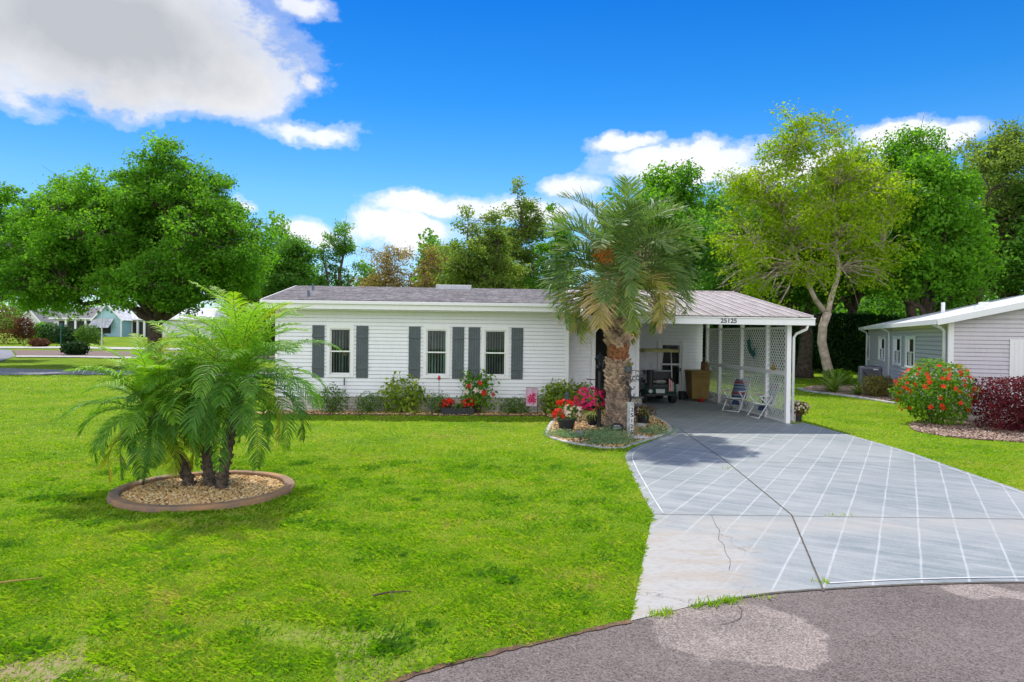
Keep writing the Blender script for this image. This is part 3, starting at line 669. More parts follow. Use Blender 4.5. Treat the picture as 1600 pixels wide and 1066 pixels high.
def window(parent, f, x, z, w, h, trim=0.09, blinds=True, name='window', depth=0.09, frame='trim', label=None, lampx=None):
    "double-hung window, x,z lower left of the clear opening, on frame f; parts: casing > sash, pane, blind"
    b = MB(); t = trim; d = 0.035
    b.box(x-t, x, 0, d, z-t, z+h+t, f); b.box(x+w, x+w+t, 0, d, z-t, z+h+t, f)
    b.box(x, x+w, 0, d, z+h, z+h+t, f); b.box(x, x+w, 0, d+.012, z-t, z, f)
    win = b.build(name, M[frame], parent, bevel=0.004)
    if label: win['label'] = label
    s = MB(); k = 0.038
    for (za, zb, yy) in ((z, z+h/2+.02, -.035), (z+h/2-.02, z+h, -.005)):
        s.box(x, x+k, yy-.03, yy, za, zb, f); s.box(x+w-k, x+w, yy-.03, yy, za, zb, f); s.box(x+k, x+w-k, yy-.03, yy, za, za+k, f); s.box(x+k, x+w-k, yy-.03, yy, zb-k, zb, f)
    s.build('sash', M['trim'], win)
    g = MB(); g.quad(f.p(x+k, -.05, z+k), f.p(x+w-k, -.05, z+k), f.p(x+w-k, -.05, z+h/2), f.p(x+k, -.05, z+h/2)); g.quad(f.p(x+k, -.02, z+h/2), f.p(x+w-k, -.02, z+h/2), f.p(x+w-k, -.02, z+h-k), f.p(x+k, -.02, z+h-k))
    g.build('pane', M['glass'], win)
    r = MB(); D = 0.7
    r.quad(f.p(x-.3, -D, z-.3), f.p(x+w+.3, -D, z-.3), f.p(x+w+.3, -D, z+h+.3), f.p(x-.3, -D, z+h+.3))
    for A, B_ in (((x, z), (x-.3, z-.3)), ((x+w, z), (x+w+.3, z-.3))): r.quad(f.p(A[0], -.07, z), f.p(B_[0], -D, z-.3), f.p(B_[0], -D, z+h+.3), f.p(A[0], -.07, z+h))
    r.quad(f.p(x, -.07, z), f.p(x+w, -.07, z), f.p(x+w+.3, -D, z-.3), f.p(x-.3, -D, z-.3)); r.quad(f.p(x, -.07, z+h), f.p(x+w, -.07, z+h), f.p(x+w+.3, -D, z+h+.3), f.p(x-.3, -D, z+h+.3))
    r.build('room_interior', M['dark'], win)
    if blinds:
        v = MB(); n = int(w/0.085)
        for i in range(n):
            cx = x+.04+(w-.08)*(i+.5)/n; q = .011+random.uniform(0, .016)
            v.quad(f.p(cx-q, -.12, z), f.p(cx+q, -.105, z), f.p(cx+q, -.105, z+h), f.p(cx-q, -.12, z+h))
        v.build('blind', M['blind'], win)
    if lampx is not None:
        l = MB(); c = f.p(x+lampx, -.35, z+h*.40); l.lathe([(.085, 0), (.05, .13)], c, 14); l.build('lamp_shade', M['lampshade'], win)
    return win
M['lampshade'] = simple('cream_lamp_shade', (0.75, 0.50, 0.22), 0.8)
M['num'] = simple('black_numerals', (0.012, 0.012, 0.012), 0.5)

house = thing('mobile_home', 'long low white sided home with grey shutters, shingle roof and open carport numbered 25125', 'house', HO, HR)
FX0 = -6.78
WZ, WH, WW = 1.08, 1.32, 0.62     # window sill height, opening height and width
def hx_at(px): # local x on the front wall plane for a photo column
    d = ray(px, 560); a = math.tan(math.atan2(d.x, d.y)); c, s = math.cos(HR), math.sin(HR)
    return HO.y*a/(c-s*a)
WX = [hx_at(515.5), hx_at(666), hx_at(757)]
WXE = [hx_at(548), hx_at(698), hx_at(790)]
def build_house():
    f = F((0, 0, 0), (1, 0, 0), (0, -1, 0))
    b = MB(); holes = [(a, c, WZ, WZ+WH) for a, c in zip(WX, WXE)]
    siding(b, f, FX0, 1.62, 0.42, 2.92, holes)
    fb = F((0, 0.62, 0), (1, 0, 0), (0, -1, 0)); siding(b, fb, 1.75, 2.50, 0.42, 2.80); siding(b, fb, 3.30, 3.84, 0.42, 2.80)
    fs = F((1.65, 0, 0), (0, 1, 0), (1, 0, 0)); siding(b, fs, 0, 0.62, 0.42, 2.9)          # return beside the porch
    fc = F((3.87, 0, 0), (0, 1, 0), (1, 0, 0)); siding(b, fc, 0.62, 5.0, 0.1, 2.9)           # carport side wall
    fk = F((0, 5.0, 0), (1, 0, 0), (0, -1, 0)); siding(b, fk, 3.87, 7.3, 0.05, 2.9, [(5.70, 6.54, -1, 2.10)], e=.125, gap=.32)
    fl = F((FX0, 0, 0), (0, 1, 0), (-1, 0, 0)); siding(b, fl, 0, 6.4, 0.42, 2.92)
    b.box(FX0, 7.1, 6.38, 6.4, 0, 2.9); b.box(3.87, 7.1, 5.75, 5.77, 0, 2.7); b.box(7.08, 7.1, 5.0, 6.4, 0, 2.9)
    # gable ends
    for x in (FX0,): b.add([(x, 0, 2.92), (x, 6.4, 2.92), (x, 3.2, 3.55)], [(0, 1, 2)])
    b.build('siding_wall', M['white'], house, fix=False)
    s = MB(); s.box(FX0, 1.62, 0.02, 0.12, 0, 0.415); s.box(FX0, FX0+.1, .12, 6.4, 0, .415); s.build('brick_skirting', M['brick'], house)
    s = MB(); s.box(1.70, 2.5, 0.56, 0.70, 0, 0.41); s.build('stone_skirting', M['ledge'], house); s = MB(); s.box(3.28, 3.98, 0.50, 0.70, 0, 0.41); s.build('stone_skirting', M['ledge'], house)
    s = MB(); s.box(3.22, 4.02, 0.44, 0.72, 0.412, 0.45); s.build('stone_cap', M['shutter'], house)
    # corner and end trim
    for q in ((1.56, 1.67, -0.035, 0.03, 0.42, 2.92), (2.44, 2.56, 0.575, 0.64, 0.05, 2.8), (3.24, 3.33, 0.575, 0.64, 0.05, 2.8), (3.80, 3.90, 0.575, 0.66, 0.42, 2.8), (FX0-.03, FX0+.07, -.035, .03, .42, 2.92)):
        t = MB(); t.box(*q); t.build('corner_trim', M['trim'], house, bevel=0.005)
    t = MB(); t.box(FX0, 1.6, -0.022, 0.0, 2.80, 2.92); t.build('frieze_board', M['trim'], house)
    # entry recess
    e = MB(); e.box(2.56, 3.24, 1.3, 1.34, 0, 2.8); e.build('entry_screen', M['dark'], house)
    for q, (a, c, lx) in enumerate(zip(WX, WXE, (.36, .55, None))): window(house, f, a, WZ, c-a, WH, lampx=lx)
    # shutters
    def shutter(x0, x1):
        z0, z1 = WZ-.10, WZ+WH+.08; b = MB(); n = 5; w = (x1-x0)/n
        for i in range(n): b.box(x0+i*w+.002, x0+(i+1)*w-.002, 0.02, 0.038+.004*(i % 2), z0, z1, f)
        for zc in (z0+.30, z1-.30): b.box(x0, x1, 0.042, 0.06, zc-.045, zc+.045, f)
        b.build('shutter', M['shutter'], house, bevel=0.003)
    for a, c in ((488, 507), (556.5, 575.5), (638.5, 657), (706.5, 725), (731.5, 750), (798.5, 817)): shutter(hx_at(a), hx_at(c))
    # soffit and main roof
    ez, rz, ey, ry = 3.20, 3.83, -0.42, 3.2; sl_ = (rz-ez)/(ry-ey); X0, X1 = FX0-.30, 1.95
    r = MB()
    for (xa, xb) in ((X0, X1),):
        r.quad((xa, ey, ez), (xb, ey, ez), (xb, ry, rz), (xa, ry, rz)); r.quad((xa, ry, rz), (xb, ry, rz), (xb, 6.9, ez), (xa, 6.9, ez))
        r.quad((xa, ey, ez-.03), (xb, ey, ez-.03), (xb, ey, ez), (xa, ey, ez))
    r.quad((X1, ey+.5, ez+.5*sl_), (7.3, 3.15, rz-.01), (7.3, 6.9, ez), (X1, 6.9, ez))
    r.build('shingle_roof', M['shingle'], house, fix=False)
    r = MB(); r.box(X0-.02, X1-.03, ey-.05, ey+.0, ez-.26, ez-.035); r.box(X0-.02, X1-.03, ey-.11, ey-.03, ez-.115, ez-.025); r.build('gutter_fascia', M['trim'], house, bevel=0.008)
    r = MB(); r.box(X0, X1, ey, 0.0, ez-.285, ez-.27)
    for (ya, za, yb, zb) in ((ey, ez-.1, ry, rz-.1), (ry, rz-.1, 6.9, ez-.1)): r.bar((X0, ya, za), (X0, yb, zb), .03, .2)
    r.build('soffit', M['trim'], house)
    # flat skylight curb and vent pipes on the roof
    def onroof(px, py):
        c, s = math.cos(HR), math.sin(HR); o = Vector((0, 0, CAM_H))-HO; d = ray(px, py); o = Vector((o.x*c+o.y*s, -o.x*s+o.y*c, o.z)); d = Vector((d.x*c+d.y*s, -d.x*s+d.y*c, d.z))
        t = (ez+(o.y-ey)*sl_-o.z)/(d.z-d.y*sl_); return o+d*abs(t)
    v = MB(); v.box(hx_at(685)*1.13, hx_at(741)*1.13, 2.75, 3.5, 3.74, 3.90); v.build('skylight', M['galv'], house, bevel=0.01)
    for px, py, h in ((482, 463, .17), (489, 453, .20)):
        p = onroof(px, py); v = MB(); v.tube([(p.x, p.y, p.z-.05), (p.x, p.y, p.z+h)], .035, 10); v.build('vent_pipe', M['bluepipe'], house)
    # carport roof: ribbed metal pans rising from the beam
    cx0, cx1, cy, cz, cr = 1.86, 7.72, -2.50, 2.84, 3.2; cs = (3.83-cz)/(cr-cy); r = MB()
    r.quad((cx0, cy, cz), (cx1, cy, cz), (cx1, cr, 3.83), (cx0, cr, 3.83)); r.quad((cx0, cr, 3.83), (cx1, cr, 3.83), (cx1, 6.8, 3.2), (cx0, 6.8, 3.2))
    n = 18
    r.build('metal_roof', M['pan'], house, fix=False)
    r = MB()
    for i in range(n+1):
        x = cx0+(cx1-cx0)*i/n; r.bar((x, cy-.03, cz+.012), (x, cr, 3.842), .03, .035)
    r.bar((cx0, cr, 3.845), (cx1, cr, 3.845), .14, .03); r.build('roof_seam', M['panrib'], house)
    r = MB()
    for i in range(n):
        x = cx0+(cx1-cx0)*(i+.5)/n; w = (cx1-cx0)/n*.36; r.box(x-w, x+w, cy-.012, cy+.02, cz-.035, cz-.004)
    r.build('pan_end', M['rust'], house)
    r = MB(); r.box(cx0-.05, cx1+.05, cy-.06, cy+.02, cz-.225, cz-.035); r.box(cx0-.05, cx1+.05, cy-.10, cy-.0, cz-.06, cz-.034); r.bar((cx1+.03, cy, cz-.12), (cx1+.03, cr, 3.83-.12), .05, .19); r.bar((cx0-.03, cy, cz-.12), (cx0-.03, .6, cz-.12+cs*3.1), .05, .19)
    r.build('carport_beam', M['trim'], house, bevel=0.008)
    r = MB(); r.quad((cx0, cy, cz-.2), (cx1, cy, cz-.2), (cx1, 5.0, cz+.05), (cx0, 5.0, cz+.05)); r.build('carport_ceiling', M['trim'], house)
    text_mesh('house_number', '25125', 0.155, M['num'], house, F((0, cy-.065, 0), (1, 0, 0), (0, -1, 0)), 5.48, cz-.135, 0.003, xs=1.12, bold=0.003)
    # posts, downspout
    xs = 7.27
    for y in (-2.12, ): p = MB(); p.box(xs-.07, xs+.05, y-.07, y+.07, 0.01, 2.64); p.build('carport_post', M['trim'], house, bevel=0.008)
    for y in (-0.80, 1.10, 3.05, 4.35): p = MB(); p.box(xs-.06, xs+.05, y-.05, y+.05, 0.01, 2.9); p.build('carport_post', M['trim'], house, bevel=0.006)
    d = MB(); d.tube([(7.60, -2.5, 2.62), (7.58, -2.48, 2.52), (7.42, -2.25, 2.40), (7.375, -2.2, 2.30), (7.375, -2.2, 0.1)], .036, 8); d.build('downspout', M['trim'], house, smooth=True)
    # lattice screen: two rows of diamond panels with a rail between
    for (ya, yb) in ((-2.05, -.85), (-.75, 1.05), (1.15, 3.0), (3.10, 4.30)):
        L = MB(); za, zb = 0.06, 2.53; fr = F((xs, 0, 0), (0, 1, 0), (-1, 0, 0)); sp = 0.150; w = 0.040; t = 0.004
        for sg, off in ((1, 0.0), (-1, t+.001)):
            # family sg: lines  y - sg*z = k
            ks = np.arange(math.floor(((ya-zb) if sg > 0 else (ya+za))/sp), math.ceil(((yb-za) if sg > 0 else (yb+zb))/sp)+1)*sp
            for k in ks:
                pts = []
                for zc in (za, zb):
                    y = k+sg*zc
                    if ya <= y <= yb: pts.append((y, zc))
                for yc in (ya, yb):
                    z = (yc-k)*sg
                    if za < z < zb: pts.append((yc, z))
                if len(pts) < 2: continue
                (y0, z0), (y1, z1) = sorted(pts)[0], sorted(pts)[-1]
                if math.hypot(y1-y0, z1-z0) < .03: continue
                dy, dz = y1-y0, z1-z0; l = math.hypot(dy, dz); ny, nz = -dz/l*w/2, dy/l*w/2
                L.add([fr.p(y0+ny, off, z0+nz), fr.p(y1+ny, off, z1+nz), fr.p(y1-ny, off, z1-nz), fr.p(y0-ny, off, z0-nz),
                       fr.p(y0+ny, off+t, z0+nz), fr.p(y1+ny, off+t, z1+nz), fr.p(y1-ny, off+t, z1-nz), fr.p(y0-ny, off+t, z0-nz)], [(0, 1, 2, 3), (4, 7, 6, 5), (0, 4, 5, 1), (2, 6, 7, 3)])
        L.build('lattice_panel', M['lattice'], house, fix=False)
    r = MB(); r.box(xs-.075, xs-.02, -2.05, 4.3, 1.28, 1.38); r.box(xs-.03, xs+.03, -2.05, 4.3, 2.53, 2.58); r.box(xs-.03, xs+.03, -2.05, 4.3, 0.012, 0.07); r.build('lattice_rail', M['trim'], house)
    r = MB(); r.box(xs+.12, xs+.28, -2.0, 4.8, 0, 0.28); r.build('stone_kerb', M['stone'], house)
    # storm door in the back wall
    d = MB(); X, W_ = 5.72, .80; ff = fk
    for a, c, za, zb in ((X-.10, X, 0.02, 2.14), (X+W_, X+W_+.10, 0.02, 2.14), (X, X+W_, 2.06, 2.14)): d.box(a, c, 0, .05, za, zb, ff)
    dr = d.build('storm_door', M['trim'], house, bevel=0.005)
    d = MB()
    for a, c, za, zb in ((X+.004, X+.08, .03, 2.055), (X+W_-.08, X+W_-.004, .03, 2.055), (X+.08, X+W_-.08, 1.96, 2.055), (X+.08, X+W_-.08, .03, .52), (X+.08, X+W_-.08, 1.22, 1.28)): d.box(a, c, -.03, .01, za, zb, ff)
    d.build('door_leaf', M['trim'], dr, bevel=0.004)
    d = MB(); d.quad(ff.p(X+.08, -.01, .52), ff.p(X+W_-.08, -.01, .52), ff.p(X+W_-.08, -.01, 1.96), ff.p(X+.08, -.01, 1.96)); d.build('pane', M['glass'], dr)
    d = MB(); d.quad(ff.p(X, -.45, .3), ff.p(X+W_, -.45, .3), ff.p(X+W_, -.45, 2.1), ff.p(X, -.45, 2.1)); d.build('room_interior', M['dark'], dr)
    d = MB(); d.box(X+W_-.065, X+W_-.03, .01, .05, 1.0, 1.12, ff); d.build('door_handle', M['black'], dr)
    # porch light
    p = MB(); q = Vector((3.66, 0.50, 2.30)); p.lathe([(.05, .17), (.065, .16), (.065, .145), (.02, .13)], q, 12); p.box(q.x-.02, q.x+.02, q.y, q.y+.09, q.z+.14, q.z+.19); pl = p.build('porch_light', M['black'], house)
    p = MB(); p.lathe([(.035, 0), (.055, .03), (.055, .125), (.03, .145)], q, 12); p.build('lamp_glass', M['glow'], pl, smooth=True)
M['bluepipe'] = simple('grey_blue_vent_pipe', (0.10, 0.16, 0.22), 0.5)
M['panrib'] = dirty_paint('pale_roof_seam', (0.68, 0.60, 0.58), 0.6, dirt=(0.4, 0.28, 0.27), amt=0.5)
M['rust'] = simple('rusty_pan_end', (0.16, 0.13, 0.09), 0.8, 0.3)
def glow(name, c, s):
    m, t, b, o = newmat(name); b.inputs['Base Color'].default_value = (*c, 1); b.inputs['Emission Color'].default_value = (*c, 1); b.inputs['Emission Strength'].default_value = s; return m
M['glow'] = glow('lit_amber_lamp', (1.0, 0.42, 0.06), 1.6)
build_house()

# neighbour: grey sided house, corner at (12.4,19.5), front running right and towards the street
NA = -math.atan2(0.35, 0.937)
nb = thing('neighbour_house', 'lavender grey sided house with low gable roof at the right edge', 'house', (12.42, 19.4, 0), NA)
def build_nb():
    fs = F((0, 0, 0), (0, 1, 0), (-1, 0, 0)); ff = F((0, 0, 0), (1, 0, 0), (0, -1, 0)); LEN = 16.6; b = MB()
    def yat(px):  # distance along the side wall for a photo column
        d = ray(px, 560); k = d.x/d.y; sx, sy = -math.sin(NA), math.cos(NA); return (k*19.4-12.42)/(sx-k*sy)
    wins = []
    for a, c, za, zb in ((1416.5, 1429.5, 1.32, 2.32), (1397, 1408, 1.32, 2.32), (1374, 1383, 1.38, 2.30), (1354.5, 1359, 1.3, 2.35)): wins.append((yat(c)+.12, yat(a)-.12, za, zb))
    siding(b, fs, 0, LEN, 0.32, 2.86, wins, 0.135, gap=.30); siding(b, ff, 0, 12, 0.32, 2.9, [(1.44, 1.97, 0.32, 2.3), (2.2, 4.2, .9, 2.3)], 0.115)
    b.box(0, 12, LEN-.02, LEN, 0, 2.8)
    g = 0.235
    b.add([ff.p(0, .012, 2.86), ff.p(12, .012, 2.86), ff.p(12, .012, 2.9+.05), ff.p(6, .012, 2.9+6*g)], [(0, 1, 2, 3)])
    z = 2.9
    while z < 2.9+6*g-.1:
        xx = (z-2.9)/g; b.quad(ff.p(xx, .03, z), ff.p(12-xx, .03, z), ff.p(12-xx-.4, .014, z+.112), ff.p(xx+.4, .014, z+.112)); z += .115
    b.build('siding_wall', M['grey_siding'], nb, fix=False)
    s = MB(); s.box(-.02, .1, 0, LEN, 0, .31, F((0, 0, 0))); s.box(0, 12, -.02, .1, 0, .31); s.build('stone_skirting', M['stone'], nb)
    for (a, c, za, zb) in wins: window(nb, fs, a, za, c-a, zb-za, trim=0.075, blinds=False)
    for (a, c, za, zb) in wins[:3]:
        for q0, q1 in ((a-.25, a-.08), (c+.08, c+.25)): sh = MB(); sh.box(q0, q1, .018, .045, za-.08, zb+.1, fs); sh.build('shutter', M['trim'], nb)
    for q in ((-.03, .11, -.03, .10, .32, 2.86), (2.02, 2.14, -.05, .0, 0.05, 3.2)):
        t = MB(); t.box(*q); t.build('corner_trim', M['trim'], nb, bevel=.005)
    t = MB(); n = 5
    for i in range(n): t.box(1.44+i*.105, 1.44+(i+1)*.105-.003, .02, .04, .45, 2.32, ff)
    t.build('panel', M['trim'], nb)
    window(nb, ff, 2.3, .95, .8, 1.3, trim=.08, blinds=True, frame='maroon')
    # roof
    r = MB(); ov = .35; gz = 2.95
    r.quad((-ov, -ov, gz-ov*g), (6, -ov, gz+6*g), (6, LEN+ov, gz+6*g), (-ov, LEN+ov, gz-ov*g)); r.quad((6, -ov, gz+6*g), (12+ov, -ov, gz-ov*g), (12+ov, LEN+ov, gz-ov*g), (6, LEN+ov, gz+6*g))
    r.build('metal_roof', M['roofgrey'], nb, fix=False)
    r = MB(); r.box(-ov-.07, -ov+.02, -ov, LEN+ov, gz-ov*g-.15, gz-ov*g-.01); r.bar((-ov-.03, -ov-.02, gz-ov*g-.09), (6, -ov-.02, gz+6*g-.09), .05, .17); r.bar((6, -ov-.02, gz+6*g-.09), (12+ov, -ov-.02, gz-ov*g-.09), .05, .17)
    r.quad((-ov, -ov, gz-ov*g-.15), (0, -ov, gz-.15), (0, LEN, gz-.15), (-ov, LEN, gz-ov*g-.15)); r.build('gutter_fascia', M['trim'], nb)
    for y in (.25, yat(1392), LEN-.1): r = MB(); r.tube([(-ov, y, gz-.22), (-.12, y, gz-.34), (-.07, y, gz-.42), (-.07, y, .1)], .05, 8); r.build('downspout', M['trim'], nb, smooth=True)
    for (x, y, w, h) in ((1.6, 8.5, .1, .42), (2.2, 5.5, .3, .14), (1.0, 1.2, .26, .12), (2.6, .9, .3, .12)):
        v = MB(); z = gz+x*g
        if w < .2: v.tube([(x, y, z-.05), (x, y, z+h)], w/2+.02, 10)
        else: v.box(x-w/2, x+w/2, y-w/2, y+w/2, z-.05, z+h, taper=.02)
        v.build('roof_vent', M['trim'], nb, bevel=.01)
M['maroon'] = simple('maroon_window_frame', (0.16, 0.02, 0.04), 0.5)
M['roofgrey'] = dirty_paint('pale_roof_coating', (0.62, 0.63, 0.66), 0.7, amt=.4)
build_nb()
def ac_unit():
    p = at(1346, 600, 31.5); t = thing('air_conditioner', 'grey boxy air conditioner beside the grey house wall', 'air conditioner', (p.x+.1, 31.0, 0), NA)
    b = MB(); b.box(-.42, .42, -.4, .4, .10, 1.02); b.build('casing', M['acgrey'], t, bevel=.03)
    b = MB()
    for i in range(14): b.box(-.36, .36, -.425, -.403, .18+i*.055, .20+i*.055)
    b.build('grille', M['shutter'], t)
    b = MB(); b.box(-.5, .5, -.48, .48, 0, .098); b.build('pad', M['concrete'], t)
    b = MB(); b.box(.1, .3, -.43, -.405, .88, .94); b.build('badge', M['trim'], t)
    b = MB(); b.lathe([(.28, 1.02), (.28, 1.05), (.24, 1.06), (0, 1.06)], (0, 0, 0), 18); b.build('fan_cover', M['shutter'], t)
    b = MB(); b.tube([(-.3, -.45, .8), (-.1, -.5, .55), (.15, -.47, .4), (.42, -.3, .35)], .02, 6); b.build('hose', M['black'], t)
M['acgrey'] = simple('grey_enamel', (0.23, 0.22, 0.26), 0.5, .1)
ac_unit()

# far houses on the left
def small_house(name, label, px0, px1, D, wall_h, ridge_h, mat, roofm, side, gable_front=True, extra=None):
    a, c = at(px0, 520, D), at(px1, 520, D); z = terr(a.x, D); w = c.x-a.x
    t = thing(name, label, 'house', (a.x, D, z), 0); L = 12.0
    b = MB(); f = F((0, 0, 0), (1, 0, 0), (0, -1, 0))
    if gable_front:
        siding(b, f, 0, w, 0, wall_h, e=.2); b.add([(0, 0, wall_h), (w, 0, wall_h), (w/2, 0, ridge_h)], [(0, 1, 2)])
        b.box(0, w, .02, L, 0, wall_h); b.build('wall', mat, t, fix=False)
        r = MB(); o = .4; s_ = (ridge_h-wall_h)/(w/2)
        r.quad((-o, -o, wall_h-o*s_), (w/2, -o, ridge_h), (w/2, L, ridge_h), (-o, L, wall_h-o*s_)); r.quad((w/2, -o, ridge_h), (w+o, -o, wall_h-o*s_), (w+o, L, wall_h-o*s_), (w/2, L, ridge_h))
        r.build('roof', roofm, t, fix=False)
        r = MB(); r.bar((-o, -o-.03, wall_h-o*s_-.1), (w/2, -o-.03, ridge_h-.1), .05, .22); r.bar((w/2, -o-.03, ridge_h-.1), (w+o, -o-.03, wall_h-o*s_-.1), .05, .22); r.build('rake_board', M['trim'], t)
    else:
        siding(b, f, 0, w, 0, wall_h, e=.2); b.box(0, w, .02, 7, 0, wall_h); b.build('wall', mat, t, fix=False)
        r = MB(); o = .5; r.quad((-o, -o, wall_h), (w+o, -o, wall_h), (w+o-1, 3.5, ridge_h), (o+1, 3.5, ridge_h)); r.quad((o+1, 3.5, ridge_h), (w+o-1, 3.5, ridge_h), (w+o, 7.5, wall_h), (-o, 7.5, wall_h)); r.add([(-o, -o, wall_h), (o+1, 3.5, ridge_h), (-o, 7.5, wall_h)], [(0, 1, 2)]); r.add([(w+o, -o, wall_h), (w+o-1, 3.5, ridge_h), (w+o, 7.5, wall_h)], [(0, 1, 2)]); r.build('roof', roofm, t, fix=False)
        r = MB(); r.box(-o, w+o, -o-.06, -o, wall_h-.22, wall_h+.02); r.build('fascia', M['trim'], t)
    if extra: extra(t, w, wall_h, f)
    return t
M['blue'] = dirty_paint('pale_blue_siding', (0.36, 0.58, 0.68), 0.6, amt=.1); M['cream'] = dirty_paint('white_wall', (0.72, 0.72, 0.74), 0.6); M['slate'] = simple('dark_grey_shingle', (0.20, 0.19, 0.20), .9, .2, 3); M['whiteroof'] = simple('white_metal_roof', (0.60, 0.60, 0.63), .6, .2, 2)
def ex_white(t, w, h, f):
    for x in (w*.2, w*.6): window(t, f, x, 1.2, .9, 1.3, blinds=False)
def ex_blue(t, w, h, f):
    b = MB(); b.quad((-.2, -1.5, 1.35), (w*.72, -1.5, 1.35), (w*.72, -.03, 2.75), (-.2, -.03, 2.75)); b.quad((-.2, -1.5, 1.33), (w*.72, -1.5, 1.33), (w*.72, -.03, 2.73), (-.2, -.03, 2.73)); b.build('awning', M['whiteroof'], t)
    b = MB(); b.box(.2, w*.6, -.02, .0, .5, 1.9, F((0, -.03, 0))); b.build('window', M['dark'], t)
    b = MB(); b.box(w-.15, w+.05, -.08, 0, 0, h); b.build('corner_trim', M['trim'], t)
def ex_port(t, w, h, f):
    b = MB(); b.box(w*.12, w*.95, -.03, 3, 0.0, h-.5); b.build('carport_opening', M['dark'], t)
    for x in (w*.3, w*.52, w*.75):
        p = MB(); p.box(x-.15, x+.15, -.32, -.08, 0, h-.2); p.build('post', M['trim'], t)
small_house('bungalow', 'white bungalow with grey gable roof, farthest left in the distance', 33, 62, 120, 2.7, 4.5, M['cream'], M['slate'], 0, True, ex_white)
small_house('bungalow', 'long low house with dark grey roof and open carport, left of the blue cottage', 84, 152, 112, 2.9, 4.8, M['cream'], M['slate'], 0, False, ex_port)
small_house('cottage', 'pale blue gabled cottage with white awning in the distance', 148, 190, 103, 2.9, 5.0, M['blue'], M['whiteroof'], 0, True, ex_blue)
small_house('bungalow', 'white roofed house just right of the blue cottage, half hidden by palm fronds', 193, 238, 106, 2.8, 4.9, M['cream'], M['whiteroof'], 0, False, ex_port)
small_house('bungalow', 'white roofed house behind the big oak trunk and the pygmy palm', 254, 330, 106, 2.9, 4.7, M['cream'], M['whiteroof'], 0, False, ex_white)

